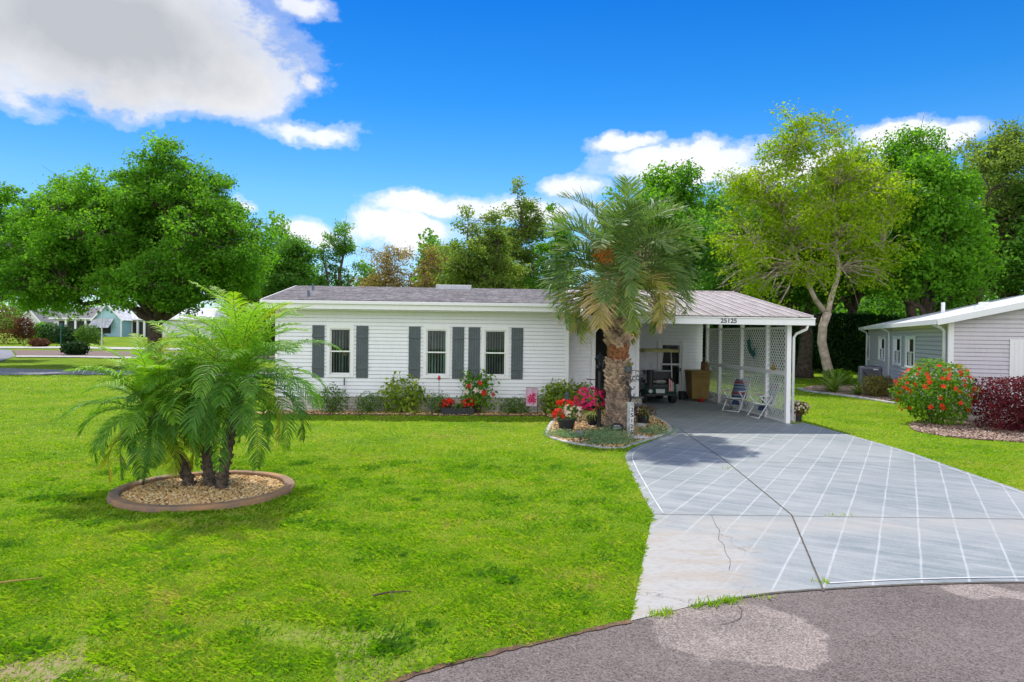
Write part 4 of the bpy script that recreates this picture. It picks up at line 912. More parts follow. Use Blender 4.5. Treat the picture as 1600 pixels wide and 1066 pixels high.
# ---------------------------------------------------------------- trees
def curve_pts(a, b, sag=0.0, n=5, wob=0.0):
    a, b = Vector(a), Vector(b); o = []
    for i in range(n+1):
        t = i/n; p = a.lerp(b, t); p.z += sag*math.sin(math.pi*t)
        if 0 < i < n: p += Vector((random.uniform(-wob, wob), random.uniform(-wob, wob), random.uniform(-wob, wob)))
        o.append(p)
    return o
def tree(name, label, x, y, ells, fork, tr, bark, leaf, nclump=130, nleaf=240, ls=0.22, cr=0.9, seed=1, z=None, limbs=7, group=None, trunk_path=None, bare=0.0, flat=0.5, twr=1.0, cat='tree', shell=2.0, limb_paths=None):
    """ells: crown lobes (dx,dy,z,rx,ry,rz), fork: height where the trunk divides, tr: trunk radius, cr: clump radius"""
    random.seed(seed); rs = np.random.default_rng(seed); z0 = terr(x, y) if z is None else z
    t = thing(name, label, cat, (x, y, z0), 0, group)
    vol = np.array([e[3]*e[4]*e[5] for e in ells])**(2/3); cnt = np.maximum(1, (vol/vol.sum()*nclump).astype(int)); C = []
    for e, n in zip(ells, cnt):
        d = unit(rs.normal(size=(n*4, 3))); r = rs.random(n*4)**(1/shell)
        p = d*r[:, None]*(0.86+.22*np.sin(d[:, :1]*5+seed)*np.cos(d[:, 2:3]*4+seed*2))
        keep = (p[:, 2] > -.72)&((np.sin(p[:, 0]*e[3]*1.1+seed)*np.sin(p[:, 1]*e[4]*1.3+seed*1.7)*np.sin(p[:, 2]*e[5]*1.6)) < .27)
        p = p[keep][:n]; p = p*np.where(rs.random((len(p), 1)) < .10, 1.16, 1.0); C.append(p*np.array(e[3:6])+np.array(e[:3]))
    C = np.concatenate(C)
    # leaves
    m = len(C); rad = cr*rs.uniform(.55, 1.35, m); per = (nleaf*(rad/cr)**2*rs.uniform(.6, 1.2, m)*(1-(rs.random(m) < bare)*.85)).astype(int)
    idx = np.repeat(np.arange(m), per); n = len(idx)
    # every clump is a handful of sprays
    ns = 9; sp = unit(rs.normal(size=(m, ns, 3)))*rs.uniform(.35, 1.0, (m, ns, 1)); sp[:, :, 2] *= .75; k = rs.integers(0, ns, n)
    off = sp[idx, k]*rad[idx][:, None]+rs.normal(size=(n, 3))*(rad[idx]*.24)[:, None]; off[:, 2] *= flat+.25
    P = C[idx]+off; N = unit(rs.normal(size=(n, 3))*.8+off*.7/np.maximum(rad[idx], .1)[:, None]+np.array([0, 0, .75]))
    q = leaf_quads(P, N, ls*rs.uniform(.55, 1.35, n), .66, .10)
    rr = np.clip(rs.random(m)[idx]*.45+rs.random(n)*.55, 0, 1)
    npmesh('crown', q.reshape(-1, 3), 4, leaf, t, rr)
    # trunk and limbs
    b = MB(); top = Vector((0, 0, fork)) if trunk_path is None else Vector(trunk_path[-1][0])
    if trunk_path is None: pth = [((random.uniform(-.06, .06)*i*.5, random.uniform(-.06, .06)*i*.5, fork*i/5), tr*(1.35-.09*i if i else 1.75)/1.1) for i in range(6)]
    else: pth = trunk_path
    b.tube([p for p, r in pth], [r for p, r in pth], 10); top = Vector(pth[-1][0])
    tips = []; ang0 = random.uniform(0, 6)
    order = sorted(range(m), key=lambda i: -C[i][2]); picks = [order[0]]
    Cn = C.copy()
    while len(picks) < min(limbs, m):
        dmin = np.min([np.linalg.norm(Cn-Cn[p], axis=1) for p in picks], 0); picks.append(int(np.argmax(dmin)))
    nodes = []
    for L in (limb_paths or []):
        b.tube([p for p, r in L], [r for p, r in L], 8); nodes += [(Vector(p), r) for p, r in L[3:]]
    for p in (picks if not limb_paths else []):
        e = top.lerp(Vector(C[p]), .88); L = curve_pts(top-Vector((0, 0, tr*.5)), e, (e-top).length*.08, 6, (e-top).length*.045); n_ = len(L)
        b.tube(L, [tr*.62*(1-.84*i/(n_-1)) for i in range(n_)], 7); nodes += [(Vector(v), tr*.62*(1-.84*i/(n_-1))) for i, v in enumerate(L)][1:]
    for i in range(m):
        c = Vector(C[i]); v, r0 = min(nodes, key=lambda q: (q[0]-c).length+max(0, q[0].z-c.z)*1.2)
        L = curve_pts(v, c, (c-v).length*.10, 4, (c-v).length*.06); b.tube(L, [max(.014, min(r0*.6, .05*twr+(c-v).length*.012)*(1-.2*j)) for j in range(5)], 5, False)
        for _ in range(3):
            e = c+Vector(rs.normal(size=3)*rad[i]*.5); b.tube([L[3], L[3].lerp(e, .5)+Vector((0, 0, .05)), e], [.018*twr, .012*twr, .006], 4, False)
    b.build('trunk', M[bark] if isinstance(bark, str) else bark, t, smooth=True, fix=False)
    return t
LM = {}
LM['oak'] = leafmat('oak_leaves', (0.045, 0.150, 0.014), (0.155, 0.350, 0.022), .50, patch=.35, third=(0.24, 0.46, 0.03))
LM['oak2'] = leafmat('deep_green_leaves', (0.050, 0.140, 0.022), (0.140, 0.320, 0.038), .48, patch=.3, third=(0.18, 0.38, 0.04))
LM['lime'] = leafmat('yellow_green_leaves', (0.110, 0.200, 0.007), (0.300, 0.425, 0.012), .48, patch=.7, third=(0.46, 0.52, 0.02))
LM['olive'] = leafmat('olive_leaves', (0.100, 0.165, 0.030), (0.230, 0.320, 0.060), .50, patch=.35)
LM['brown'] = leafmat('brown_tinged_leaves', (0.18, 0.145, 0.055), (0.38, 0.29, 0.12), .45, patch=.5, third=(0.24, 0.31, 0.05))
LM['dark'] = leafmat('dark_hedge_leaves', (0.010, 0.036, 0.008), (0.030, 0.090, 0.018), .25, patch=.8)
LM['varieg'] = leafmat('variegated_leaves', (0.06, 0.16, 0.012), (0.34, 0.42, 0.05), .4, patch=2.5, third=(0.60, 0.58, 0.14))
LM['shrub'] = leafmat('green_shrub_leaves', (0.04, 0.11, 0.014), (0.13, 0.25, 0.035), .35, patch=2, third=(0.2, 0.2, 0.06))
LM['hib'] = leafmat('glossy_green_leaves', (0.04, 0.13, 0.01), (0.17, 0.33, 0.02), .38, patch=1.5, rough=.65, spec=.18, third=(.30, .42, .04))
LM['red'] = leafmat('maroon_leaves', (0.045, 0.008, 0.012), (0.17, 0.022, 0.035), .35, (1.6, .7, .6), patch=2, third=(0.16, 0.10, 0.03))
LM['rust'] = leafmat('rusty_leaves', (0.07, 0.035, 0.015), (0.20, 0.09, 0.04), .35, (1.4, 1, .7), patch=1.5)
LM['bronze'] = leafmat('bronze_green_leaves', (0.12, 0.11, 0.03), (0.36, 0.30, 0.08), .35, patch=2, third=(.42, .22, .08))
LM['bluegreen'] = leafmat('blue_green_groundcover', (0.09, 0.20, 0.08), (0.28, 0.42, 0.21), .25, patch=3)
LM['spider'] = leafmat('striped_strap_leaves', (0.10, 0.20, 0.02), (0.40, 0.50, 0.14), .4, patch=4)
def X(px, D): return at(px, 520, D).x
def build_trees():
    G1, G2 = 'trees behind the white home', 'trees behind the grey house'
    x = X(243, 43)
    tree('oak_tree', 'huge spreading oak on the left, trunk rising behind the pygmy palms', x, 43, [(-.5, 0, 8.4, 7.4, 6, 4.1), (-4.5, -.5, 6.5, 4.6, 5, 3.0), (4.0, 0, 6.5, 3.3, 4.6, 2.8), (.6, 0, 11.5, 3.2, 3.4, 2.6), (-6.5, -1, 5.0, 3.0, 3.6, 1.8), (1.4, -2, 5.0, 3.6, 3.6, 2.0), (3.9, 0, 9.3, 2.2, 3, 2.2), (-3.5, 0, 10.2, 3, 3, 2.1), (-6.6, 0, 7.6, 3.2, 3.5, 2.6), (-5.6, 0, 9.4, 2.0, 2.5, 1.8)], 3.0, .42, 'bark', LM['oak'], 820, 300, .185, .95, 3, limbs=11)
    tree('oak_tree', 'tall loose oak cut by the left edge of the photo', X(-15, 50), 50, [(0, 0, 8.5, 4.5, 4, 4.8), (2.2, 0, 10.6, 2.0, 2, 2.8), (-3, 0, 6, 4, 4, 3.5), (3.0, 0, 6.0, 3, 3, 3)], 4, .35, 'bark', LM['oak'], 190, 150, .27, 1.0, 8)
    bg = [  # name, label, px, D, top_py, half width px, leaf, bark, nclump, nleaf, bare, ls, cr
        ('shade_tree', 'pale olive tree peeping out right of the big oak', 392, 66, 358, 38, 'olive', 'twig', 90, 120, .2, .26, .9),
        ('shade_tree', 'rounded green tree rising over the left end of the shingle roof', 450, 58, 362, 42, 'oak2', 'bark', 120, 170, .05, .26, .9),
        ('shade_tree', 'thin topped tree standing tallest over the left part of the roof', 522, 60, 326, 38, 'oak2', 'twig', 60, 110, .35, .22, .7),
        ('shade_tree', 'low brown tinged tree over the roof, left of the bare branched one', 602, 56, 372, 44, 'brown', 'twig', 90, 70, .25, .2, .85),
        ('shade_tree', 'half bare rusty tree with crooked branches above the roof', 668, 56, 364, 44, 'brown', 'twig', 70, 50, .5, .2, .8),
        ('shade_tree', 'feathery green tree left of the tall palm, wide crown', 752, 50, 328, 62, 'olive', 'bark', 150, 150, .12, .22, .85),
        ('shade_tree', 'taller tree with airy top just left of the tall palm crown', 808, 56, 297, 46, 'olive', 'bark', 110, 130, .2, .24, .85),
        ('shade_tree', 'small bright green tree touching the left of the palm crown', 868, 52, 318, 30, 'oak', 'bark', 60, 170, 0, .24, .8),
        ('oak_tree', 'deep green oak behind the tall palm crown', 1018, 44, 259, 78, 'oak', 'bark', 210, 190, 0, .27, 1.0),
        ('oak_tree', 'dark oak between the palm crown and the lime green tree', 1100, 50, 285, 70, 'oak2', 'bark', 170, 170, 0, .27, 1.0),
    ]
    for i, (nm, lb, px, D, ty, hwp, lf, bk, nc, nl, ba, ls, cr) in enumerate(bg):
        top = at(px, ty, D).z; w = hwp*D/1067; cz = top*.62
        ells = [(0, 0, cz, w, w*.9, top*.40), (w*.25, 0, top*.80, w*.55, w*.6, top*.20), (-w*.45, 0, top*.5, w*.7, w*.7, top*.26), (w*.5, 0, top*.45, w*.7, w*.7, top*.25)]
        tree(nm, lb, X(px, D), D, ells, top*.3, .18+.012*top, bk, LM[lf], int(nc*1.35), int(nl*1.5), ls*.80, cr, 20+i, group=G1)
    # lime-green tree with pale forked trunk
    D = 33.0; xb = X(1297, D)
    def q(px, py, r): v = at(px, py, D); return ((v.x-xb, random.uniform(-.1, .1), v.z), r)
    tp = [q(1297, 604, .30), q(1296, 582, .24), q(1291, 560, .22), q(1284, 535, .21), q(1287, 510, .20), q(1292, 488, .20)]
    top = at(1245, 165, D).z
    LP = [[q(*v) for v in L] for L in ([(1292, 490, .15), (1275, 468, .12), (1262, 445, .11), (1252, 420, .10), (1243, 395, .09), (1232, 370, .07), (1222, 330, .05)], [(1292, 490, .14), (1300, 465, .12), (1308, 440, .12), (1312, 420, .11), (1308, 398, .10), (1306, 370, .08), (1300, 330, .06), (1304, 290, .04)], [(1252, 420, .08), (1228, 400, .05), (1205, 385, .04), (1180, 380, .03)], [(1312, 422, .07), (1330, 405, .045), (1352, 395, .03), (1380, 380, .02)], [(1306, 370, .05), (1290, 340, .04), (1262, 300, .03), (1240, 230, .02), (1236, 180, .012)])]
    t = tree('forked_tree', 'lime green tree with a pale forked trunk beside the carport', xb, D, [(-2.2, 0, 8.1, 4.7, 3.6, 3.2), (1.2, 0, 8.2, 3.0, 3.2, 3.1), (-3.6, 0, 5.6, 2.3, 2.6, 2.5), (-1.6, 0, 11.3, 3.1, 2.5, 1.7), (.8, 0, 10.2, 2.4, 2.3, 1.8), (-1.5, -.2, 12.3, 1.9, 1.6, 1.0), (-3.9, 0, 9.6, 2.3, 2.2, 1.8), (2.4, 0, 9.6, 2.0, 2.0, 1.6), (1.8, 0, 5.6, 1.4, 1.8, 1.8), (-1.2, -1, 5.2, 1.4, 1.4, 1.0)], 3, .17, 'palebark', LM['lime'], 430, 115, .145, .75, 41, limbs=3, limb_paths=LP, trunk_path=tp, bare=.12, z=0, twr=.6)
    # big oak behind it
    tree('oak_tree', 'large dark oak with a thick brown trunk just right of the carport', X(1257, 39), 39, [(-1.5, 1, 8.0, 6.2, 5, 3.6), (3, 1, 7.5, 4.4, 4, 3.4), (-4, 1, 5.2, 3.2, 4, 2.0), (0, 0, 5.2, 3.2, 3, 1.3)], 3.2, .36, 'bark', LM['oak2'], 320, 270, .21, 1.05, 52, limbs=9)
    rt = [('broadleaf_tree', 'leafy bright green tree in front of the wood, above the grey house roof', 1450, 34, 232, 80, 'oak', 210, 180, 0, .26, .95),
          ('broadleaf_tree', 'tall green tree with layered top left of the right edge', 1425, 44, 182, 64, 'oak', 160, 150, .1, .26, 1.0),
          ('broadleaf_tree', 'tall thin leaved tree cut by the right edge, reaching highest', 1572, 40, 163, 62, 'olive', 190, 130, .2, .22, .9),
          ('broadleaf_tree', 'dark tree filling the gap behind the lime green crown', 1330, 48, 225, 70, 'oak2', 170, 160, 0, .28, 1.05),
          ('broadleaf_tree', 'dull green tree rising between the layered tree and the right edge', 1520, 50, 215, 60, 'olive', 140, 150, .1, .26, 1.0),
          ('broadleaf_tree', 'green tree past the right edge behind the grey house', 1640, 38, 260, 60, 'oak2', 120, 150, 0, .26, 1.0)]
    for i, (nm, lb, px, D, ty, hwp, lf, nc, nl, ba, ls, cr) in enumerate(rt):
        top = at(px, ty, D).z; w = hwp*D/1067
        ells = [(0, 0, top*.66, w, w*.9, top*.32), (-w*.1, 0, top*.85, w*.65, w*.6, top*.14), (-w*.5, 0, top*.48, w*.75, w*.7, top*.20), (w*.5, 0, top*.50, w*.75, w*.7, top*.22)]
        tree(nm, lb, X(px, D), D, ells, top*.27, .2+.01*top, 'bark', LM[lf], int(nc*1.15), int(nl*1.5), ls*.76, cr, 60+i, group=G2)
build_trees()
def leafmass(name, boxes, leaf, n, ls, kind='stuff', label=None, cat=None):
    "a far-off wood or hedge row that reads as one mass"
    P = []; vol = [b[1]*b[3]*b[5] for b in boxes]
    for b, v in zip(boxes, vol):
        k = int(n*v/sum(vol)); u = RNG.uniform(-1, 1, (k*2, 3)); u[:, 2] = RNG.uniform(0, 1, k*2)**1.2
        xx = b[0]+u[:, 0]*b[1]; topz = b[5]*(.62+.38*np.sin(xx*.55+b[0])*np.sin(xx*.21)+.12*np.sin(xx*2.1))
        P.append(np.column_stack([xx, b[2]+u[:, 1]*b[3], b[4]+u[:, 2]*topz])[:k])
    P = np.concatenate(P); g = RNG.normal(size=P.shape)*.5; N = unit(RNG.normal(size=P.shape)+np.array([0, -.3, .6]))
    o = npmesh(name, leaf_quads(P+g*.4, N, ls*RNG.uniform(.6, 1.4, len(P)), .7, .05).reshape(-1, 3), 4, leaf, None, np.clip(.5+.3*np.sin(P[:, 0]*1.3)*np.sin(P[:, 2]*2)+RNG.normal(0, .2, len(P)), 0, 1))
    return tag(o, label, cat, kind=kind)
leafmass('distant_wood', [(-75, 40, 150, 8, 0, 9), (-10, 30, 100, 6, 0, 7.5), (25, 25, 80, 6, 0, 8), (50, 25, 75, 6, 0, 11)], LM['oak2'], 110000, .7)
leafmass('undergrowth', [(-17, 9, 68, 3, 0, 12.5), (-4, 9, 66, 3, 0, 11.5), (6, 8, 62, 3, 0, 9), (16, 6, 60, 3, 0, 8), (24, 7, 56, 3, 0, 8), (35, 8, 52, 3, 0, 8)], LM['oak2'], 190000, .34)
M_h = LM['dark']
def foliage(name, parent, mat, c, r, n, ls, asp=.55, seed=1, lump=.18, box=0.0, zmin=-1, rnd=None, up=.5, flat=0):
    "shrub foliage: leaves on a lumpy ellipsoid (box>0: squarer), some inside"
    rs = np.random.default_rng(seed); d = unit(rs.normal(size=(n, 3)))
    if box: w = np.abs(d).max(1, keepdims=True); d = d*(1-box)+box*d/w*.93
    k = 1+lump*(np.sin(d[:, 0]*5+seed)*np.sin(d[:, 1]*6+seed*1.3)*1.2+np.sin(d[:, 2]*7+seed*.7)*.6)
    rr = (1-rs.random(n)**2.2*.55)*k; P = d*rr[:, None]*np.array(r); P = P[P[:, 2] > zmin*r[2]]; m = len(P)
    P += rs.normal(size=P.shape)*ls*.3; N = unit(unit(P)*.9+rs.normal(size=P.shape)*.8+np.array([0, 0, up]))
    return npmesh(name, leaf_quads(P+np.array(c), N, ls*rs.uniform(.6, 1.3, m), asp, .08).reshape(-1, 3), 4, mat, parent, rs.random(m) if rnd is None else rnd)
def blossoms(name, parent, mat, c, r, n, s, seed=1, petals=5, front=True, zr=(-.5, 1), out=1.03):
    "flower heads: rosettes of petals on the surface of an ellipsoid"
    rs = np.random.default_rng(seed); Q = []
    k = 0
    while k < n:
        d = rs.normal(size=3); d /= np.linalg.norm(d)
        if d[2] < zr[0] or d[2] > zr[1]: continue
        k += 1; p = np.array(c)+d*np.array(r)*out*rs.uniform(.9, 1.08); nn = unit(d+rs.normal(size=3)*.3+np.array([0, -.25, .1]))
        t1 = unit(np.cross(nn, rs.normal(size=3))); t2 = np.cross(nn, t1); ss = s*rs.uniform(.7, 1.2)
        for j in range(petals):
            a = 2*math.pi*j/petals; u = t1*math.cos(a)+t2*math.sin(a); v = np.cross(nn, u)
            Q.append(np.stack([p, p+u*ss*.55+v*ss*.34+nn*ss*.12, p+u*ss+nn*ss*.25, p+u*ss*.55-v*ss*.34+nn*ss*.12]))
    return npmesh(name, np.concatenate(Q), 4, mat, parent)
def stems(parent, c, r, n, seed, rad=.012, mat='twig'):
    random.seed(seed); b = MB()
    for i in range(n):
        a = random.uniform(0, 6.3); e = Vector((c[0]+math.cos(a)*r[0]*.6, c[1]+math.sin(a)*r[1]*.6, c[2]+r[2]*random.uniform(-.1, .5))); s = Vector((c[0]+random.uniform(-.07, .07), c[1]+random.uniform(-.05, .05), 0))
        b.tube([s, s.lerp(e, .5)+Vector((0, 0, .05)), e], [rad*1.5, rad, rad*.5], 5, False)
    b.build('stem', M[mat], parent, smooth=True, fix=False)
def shrub(name, label, x, y, r, n, ls, mat, seed, group=None, cat='shrub', fl=None, zc=None, z=0.0, **kw):
    t = thing(name, label, cat, (x, y, z), 0, group); zc = r[2]*.95 if zc is None else zc
    foliage('foliage', t, mat, (0, 0, zc), r, n, ls, seed=seed, **kw); stems(t, (0, 0, zc), r, 9, seed)
    if fl: blossoms('blossom', t, M[fl[0]], (0, 0, zc), r, fl[1], fl[2], seed, zr=fl[3] if len(fl) > 3 else (-.5, 1))
    return t
def wp(px, y_): # local depth y_ before the front wall, photo column -> world x,y
    d = ray(px, 600); k = d.x/d.y; y0 = HO.y+y_; yy = y0/(1-k*HR); return (k*yy, yy)
def build_shrubs():
    g = 'shrubs under the front windows'
    for i, (px, w, h, m, ls, lab, n, box) in enumerate([
        (519, .42, .36, 'shrub', .07, 'dark green shrub half behind the pygmy palm fronds', 900, .2), (577, .37, .27, 'shrub', .05, 'small clipped round shrub left of the yellow variegated one', 1500, .3),
        (630, .60, .46, 'varieg', .13, 'yellow and green variegated shrub under the first two windows', 1000, .1), (686, .32, .28, 'shrub', .06, 'grey green little shrub left of the red potted flowers', 900, .1),
        (806, .40, .21, 'shrub', .05, 'low clipped flat topped shrub left of the pink flag', 1500, .45)]):
        x, y = wp(px, -.42); shrub('shrub', lab, x, y, (w*1.08, .40, h*1.12), n, ls, LM[m], 80+i, g, box=box)
    x, y = wp(872, -.3); shrub('shrub', 'yellow green leafy shrub right of the pink flag', x, y, (.52, .42, .46), 900, .13, LM['varieg'], 91, g)
    x, y = wp(906, .05); shrub('shrub', 'yellow green leafy shrub nearest the tall palm trunk', x, y, (.42, .4, .44), 600, .13, LM['varieg'], 92, g)
    # upright camellia with large blooms
    x, y = wp(748, -.42); t = shrub('hibiscus_bush', 'upright glossy bush with red and cream blooms between the two right windows', x, y, (.52, .4, .55), 620, .12, LM['hib'], 95, None, zc=.55, lump=.4)
    foliage('foliage', t, LM['hib'], (-.28, 0, 1.02), (.13, .13, .26), 90, .11, seed=96); foliage('foliage', t, LM['hib'], (.12, 0, 1.0), (.15, .15, .3), 90, .11, seed=97)
    blossoms('blossom', t, M['flower_red'], (0, -.1, .65), (.42, .38, .5), 5, .09, 4, zr=(-.2, .8)); blossoms('blossom', t, M['flower_cream'], (-.1, -.1, .75), (.42, .38, .45), 3, .09, 5, zr=(-.2, .7))
    # big red hibiscus of the neighbour, maroon hedge
    p = gr(1462, 668); t = shrub('hibiscus_bush', 'large round hibiscus bush covered in orange red flowers by the grey house', p.x*(1+.6/p.y), p.y+.6, (.95, .9, .82), 6500, .085, LM['hib'], 101, None, fl=('flower_orange', 120, .075, (-.55, .95)), zc=.86, lump=.12)
    p = gr(1600, 682); t = thing('hedge', 'clipped boxy maroon hedge at the right edge beside the hibiscus', 'hedge', (p.x+.70, p.y+.75, 0)); foliage('foliage', t, LM['red'], (0, 0, .72), (1.25, .6, .66), 11000, .07, seed=103, box=.85, lump=.03); stems(t, (0, 0, .6), (1.1, .5, .6), 24, 5)
    # spiky bed by the grey house
    p = gr(1303, 614); spiky('spiky_plant', 'larger spiky yellow green plant below the forked trunk', p.x, p.y, 1.15, 110, 111, w=.08, droop=.32)
    p = gr(1341, 618); spiky('spiky_plant', 'smaller pale spiky plant in front of the air conditioner', p.x, p.y, 1.0, 60, 112, w=.07, droop=.3)
    p = gr(1372, 621); shrub('shrub', 'bronze and green rounded shrub beside the grey house downspout', p.x, p.y, (.62, .5, .45), 2600, .08, LM['bronze'], 113, None)
    p = gr(1310, 604); shrub('shrub', 'bright green mound at the foot of the forked tree', p.x+.1, p.y+.3, (.75, .5, .42), 2500, .09, LM['hib'], 114, None)
    # hedge at the back of the side lawn
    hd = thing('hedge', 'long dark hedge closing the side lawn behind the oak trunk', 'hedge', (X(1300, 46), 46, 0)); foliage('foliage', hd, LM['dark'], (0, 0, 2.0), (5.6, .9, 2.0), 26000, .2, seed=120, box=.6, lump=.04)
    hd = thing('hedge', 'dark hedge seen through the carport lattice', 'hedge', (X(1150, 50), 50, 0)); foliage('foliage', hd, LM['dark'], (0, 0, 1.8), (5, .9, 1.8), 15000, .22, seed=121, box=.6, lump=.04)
    # far left planting
    fl = 'bushes by the distant houses'
    for i, (px, py, w, h, m, lab, bx) in enumerate([
        (6, 530, 2.6, 2.1, 'rust', 'reddish brown round bush at the left edge', 0), (38, 530, 1.1, 1.5, 'rust', 'small dark upright bush in front of the white bungalow', 0),
        (66, 528, 1.5, 1.2, 'oak', 'bright rounded bush left of the clipped hedge ball', .2), (83, 529, 1.7, 1.15, 'dark', 'big clipped dark green hedge ball before the long low house', .3),
        (104, 530, 1.2, .95, 'dark', 'dark clipped bush right of the hedge ball by the black post', .3), (128, 530, 2.0, .85, 'dark', 'low dark clipped hedge left of the blue cottage', .5),
        (138, 536, 1.3, 1.1, 'shrub', 'olive bush in front of the blue cottage, beside the flagpole', .1), (62, 539, .9, .4, 'rust', 'low orange brown bush in the verge bed left of the black post', 0), (118, 552, 1.0, .55, 'dark', 'dark spreading bush by the rock bed', 0)]):
        x, y = gt(px, py+7 if py < 535 else py+3); shrub('bush', lab, x, y, (w, w*.8, h), 1800, .22, LM[m], 130+i, fl, z=terr(x, y), box=bx, lump=.12)
    x, y = gt(38, 541); spiky('spiky_plant', 'pale spiky plant in the far verge bed', x, y, 1.5, 50, 150, z=terr(x, y))
def spiky(name, label, x, y, L, n, seed, z=0.0, mat=None, cat='plant', parent=None, c=(0, 0, 0), w=.045, group=None, droop=.6):
    rs = np.random.default_rng(seed); t = parent or thing(name, label, cat, (x, y, z), 0, group); Q = []
    for i in range(n):
        a = rs.uniform(0, 6.283); e = rs.uniform(.35, 1.45); l = L*rs.uniform(.6, 1.1); p = np.array(c, float); k = 5; pts = [p]
        for j in range(k):
            pts.append(pts[-1]+np.array([math.cos(a)*math.cos(e), math.sin(a)*math.cos(e), math.sin(e)])*l/k); e -= droop*rs.uniform(.3, .8)
        s = np.array([-math.sin(a), math.cos(a), 0])*w/2
        for j in range(k): w0, w1 = 1-j/k*.6, (1-(j+1)/k*.95); Q.append(np.stack([pts[j]-s*w0, pts[j]+s*w0, pts[j+1]+s*w1, pts[j+1]-s*w1]))
    npmesh('leaves', np.concatenate(Q), 4, mat or LM['spider'], t, np.repeat(rs.random(n), 5)); return t
build_shrubs()

# ---------------------------------------------------------------- palms
def fronds(specs, rs, nl=46, lw=.018, vee=.5, sag=.55, rach=.012, seg=14, cut=.14):
    """specs: (origin, azimuth, elevation, length, curl, leaflet length, twist, tone); returns leaflet quads, tones, rachis MB"""
    Q = []; T = []; rb = MB()
    for (o, az, el, L, curl, ll, tw, tone) in specs:
        pts = [np.array(o, float)]; dirs = []; e = el; a = az
        for i in range(seg):
            d = np.array([math.cos(a)*math.cos(e), math.sin(a)*math.cos(e), math.sin(e)]); dirs.append(d); pts.append(pts[-1]+d*L/seg)
            e -= curl/seg*(.5+1.2*i/seg); a += tw/seg; e = max(e, -1.62)
        dirs.append(dirs[-1]); pts = np.array(pts); dirs = np.array(dirs)
        rb.tube([tuple(p) for p in pts[::2]], [max(.003, rach*(1-.85*i/(len(pts[::2])-1))) for i in range(len(pts[::2]))], 5, False)
        tt = np.linspace(cut, .995, nl)+rs.normal(0, .003, nl); tt = np.clip(tt, 0, .999); k = (tt*seg).astype(int); fr = (tt*seg-k)[:, None]
        P = pts[k]*(1-fr)+pts[k+1]*fr; D = unit(dirs[k]*(1-fr)+dirs[np.minimum(k+1, seg)]*fr)
        S = unit(np.cross(D, np.array([0, 0, 1.0])+D*0)+1e-4); U = unit(np.cross(S, D))
        prof = np.sin(np.clip((tt-cut)/(1-cut), 0, 1)*math.pi*.86+.30)**.7
        for sg in (-1, 1):
            l = (ll*np.clip(prof, .18, 1)*rs.uniform(.85, 1.12, nl))[:, None]; fw = (.35+.75*tt)[:, None]
            d0 = unit(S*sg+D*fw+U*vee*rs.uniform(.3, 1.3, (nl, 1))+rs.normal(0, .07, (nl, 3)))
            d1 = unit(d0+np.array([0, 0, -sag])*rs.uniform(.6, 1.4, (nl, 1))); d2 = unit(d1+np.array([0, 0, -sag*1.3])*rs.uniform(.6, 1.4, (nl, 1)))
            p1 = P+d0*l*.4; p2 = p1+d1*l*.33; p3 = p2+d2*l*.30; w = unit(np.cross(d0, U+rs.normal(0, .3, (nl, 3))))*lw*.5
            Q.append(np.stack([P-w*.6, P+w*.6, p1+w, p1-w], 1)); Q.append(np.stack([p1-w, p1+w, p2+w*.75, p2-w*.75], 1)); Q.append(np.stack([p2-w*.75, p2+w*.75, p3+w*.12, p3-w*.12], 1))
            b_ = np.clip(tone+rs.normal(0, .06, nl), 0, 1); T += [b_, b_, np.clip(b_+.06, 0, 1)]
    return np.concatenate(Q), np.concatenate(T), rb
def frondmat(name, stops, trans=.42, rough=.55):
    m, t, b, o = newmat(name); a = t.node('ShaderNodeAttribute', attribute_name='rnd').outputs['Fac']; c = t.ramp(a, stops)
    t.l.new(c, b.inputs['Base Color']); b.inputs['Roughness'].default_value = rough
    tr = t.node('ShaderNodeBsdfTranslucent'); t.l.new(t.mix(1.0, c, (1.7, 1.8, .8), 'MULTIPLY'), tr.inputs['Color'])
    mx = t.node('ShaderNodeMixShader'); mx.inputs[0].default_value = trans; t.l.new(b.outputs[0], mx.inputs[1]); t.l.new(tr.outputs[0], mx.inputs[2]); t.l.new(mx.outputs[0], o.inputs[0]); return m
M['pygmy'] = frondmat('pygmy_palm_leaflets', [(0, (.05, .150, .014)), (.3, (.10, .26, .018)), (.55, (.24, .43, .02)), (.78, (.45, .46, .03)), (1, (.58, .33, .05))])
M['pindo'] = frondmat('blue_green_palm_leaflets', [(0, (.075, .145, .040)), (.35, (.19, .28, .080)), (.55, (.32, .38, .07)), (.75, (.48, .40, .14)), (.9, (.60, .41, .22)), (1, (.62, .43, .27))], .35)
M['bootdark'] = simple('old_leaf_base', (.38, .28, .20), .95, .45, 5, bmp=.6, bscale=25, c2=(.06, .05, .04))
M['rachis'] = simple('palm_leaf_stalk', (.17, .22, .04), .5)
M['boot'] = simple('palm_leaf_base', (.50, .36, .25), .9, .45, 5, bmp=.6, bscale=25, c2=(.085, .05, .03))
M['fibre'] = simple('rusty_palm_fibre', (.30, .125, .05), .95, .5, 12, bmp=.6, bscale=30, c2=(.08, .03, .015))
M['palmtrunk'] = simple('dark_palm_trunk', (.15, .11, .08), .95, .4, 14, bmp=.8, bscale=40, c2=(.03, .022, .018))
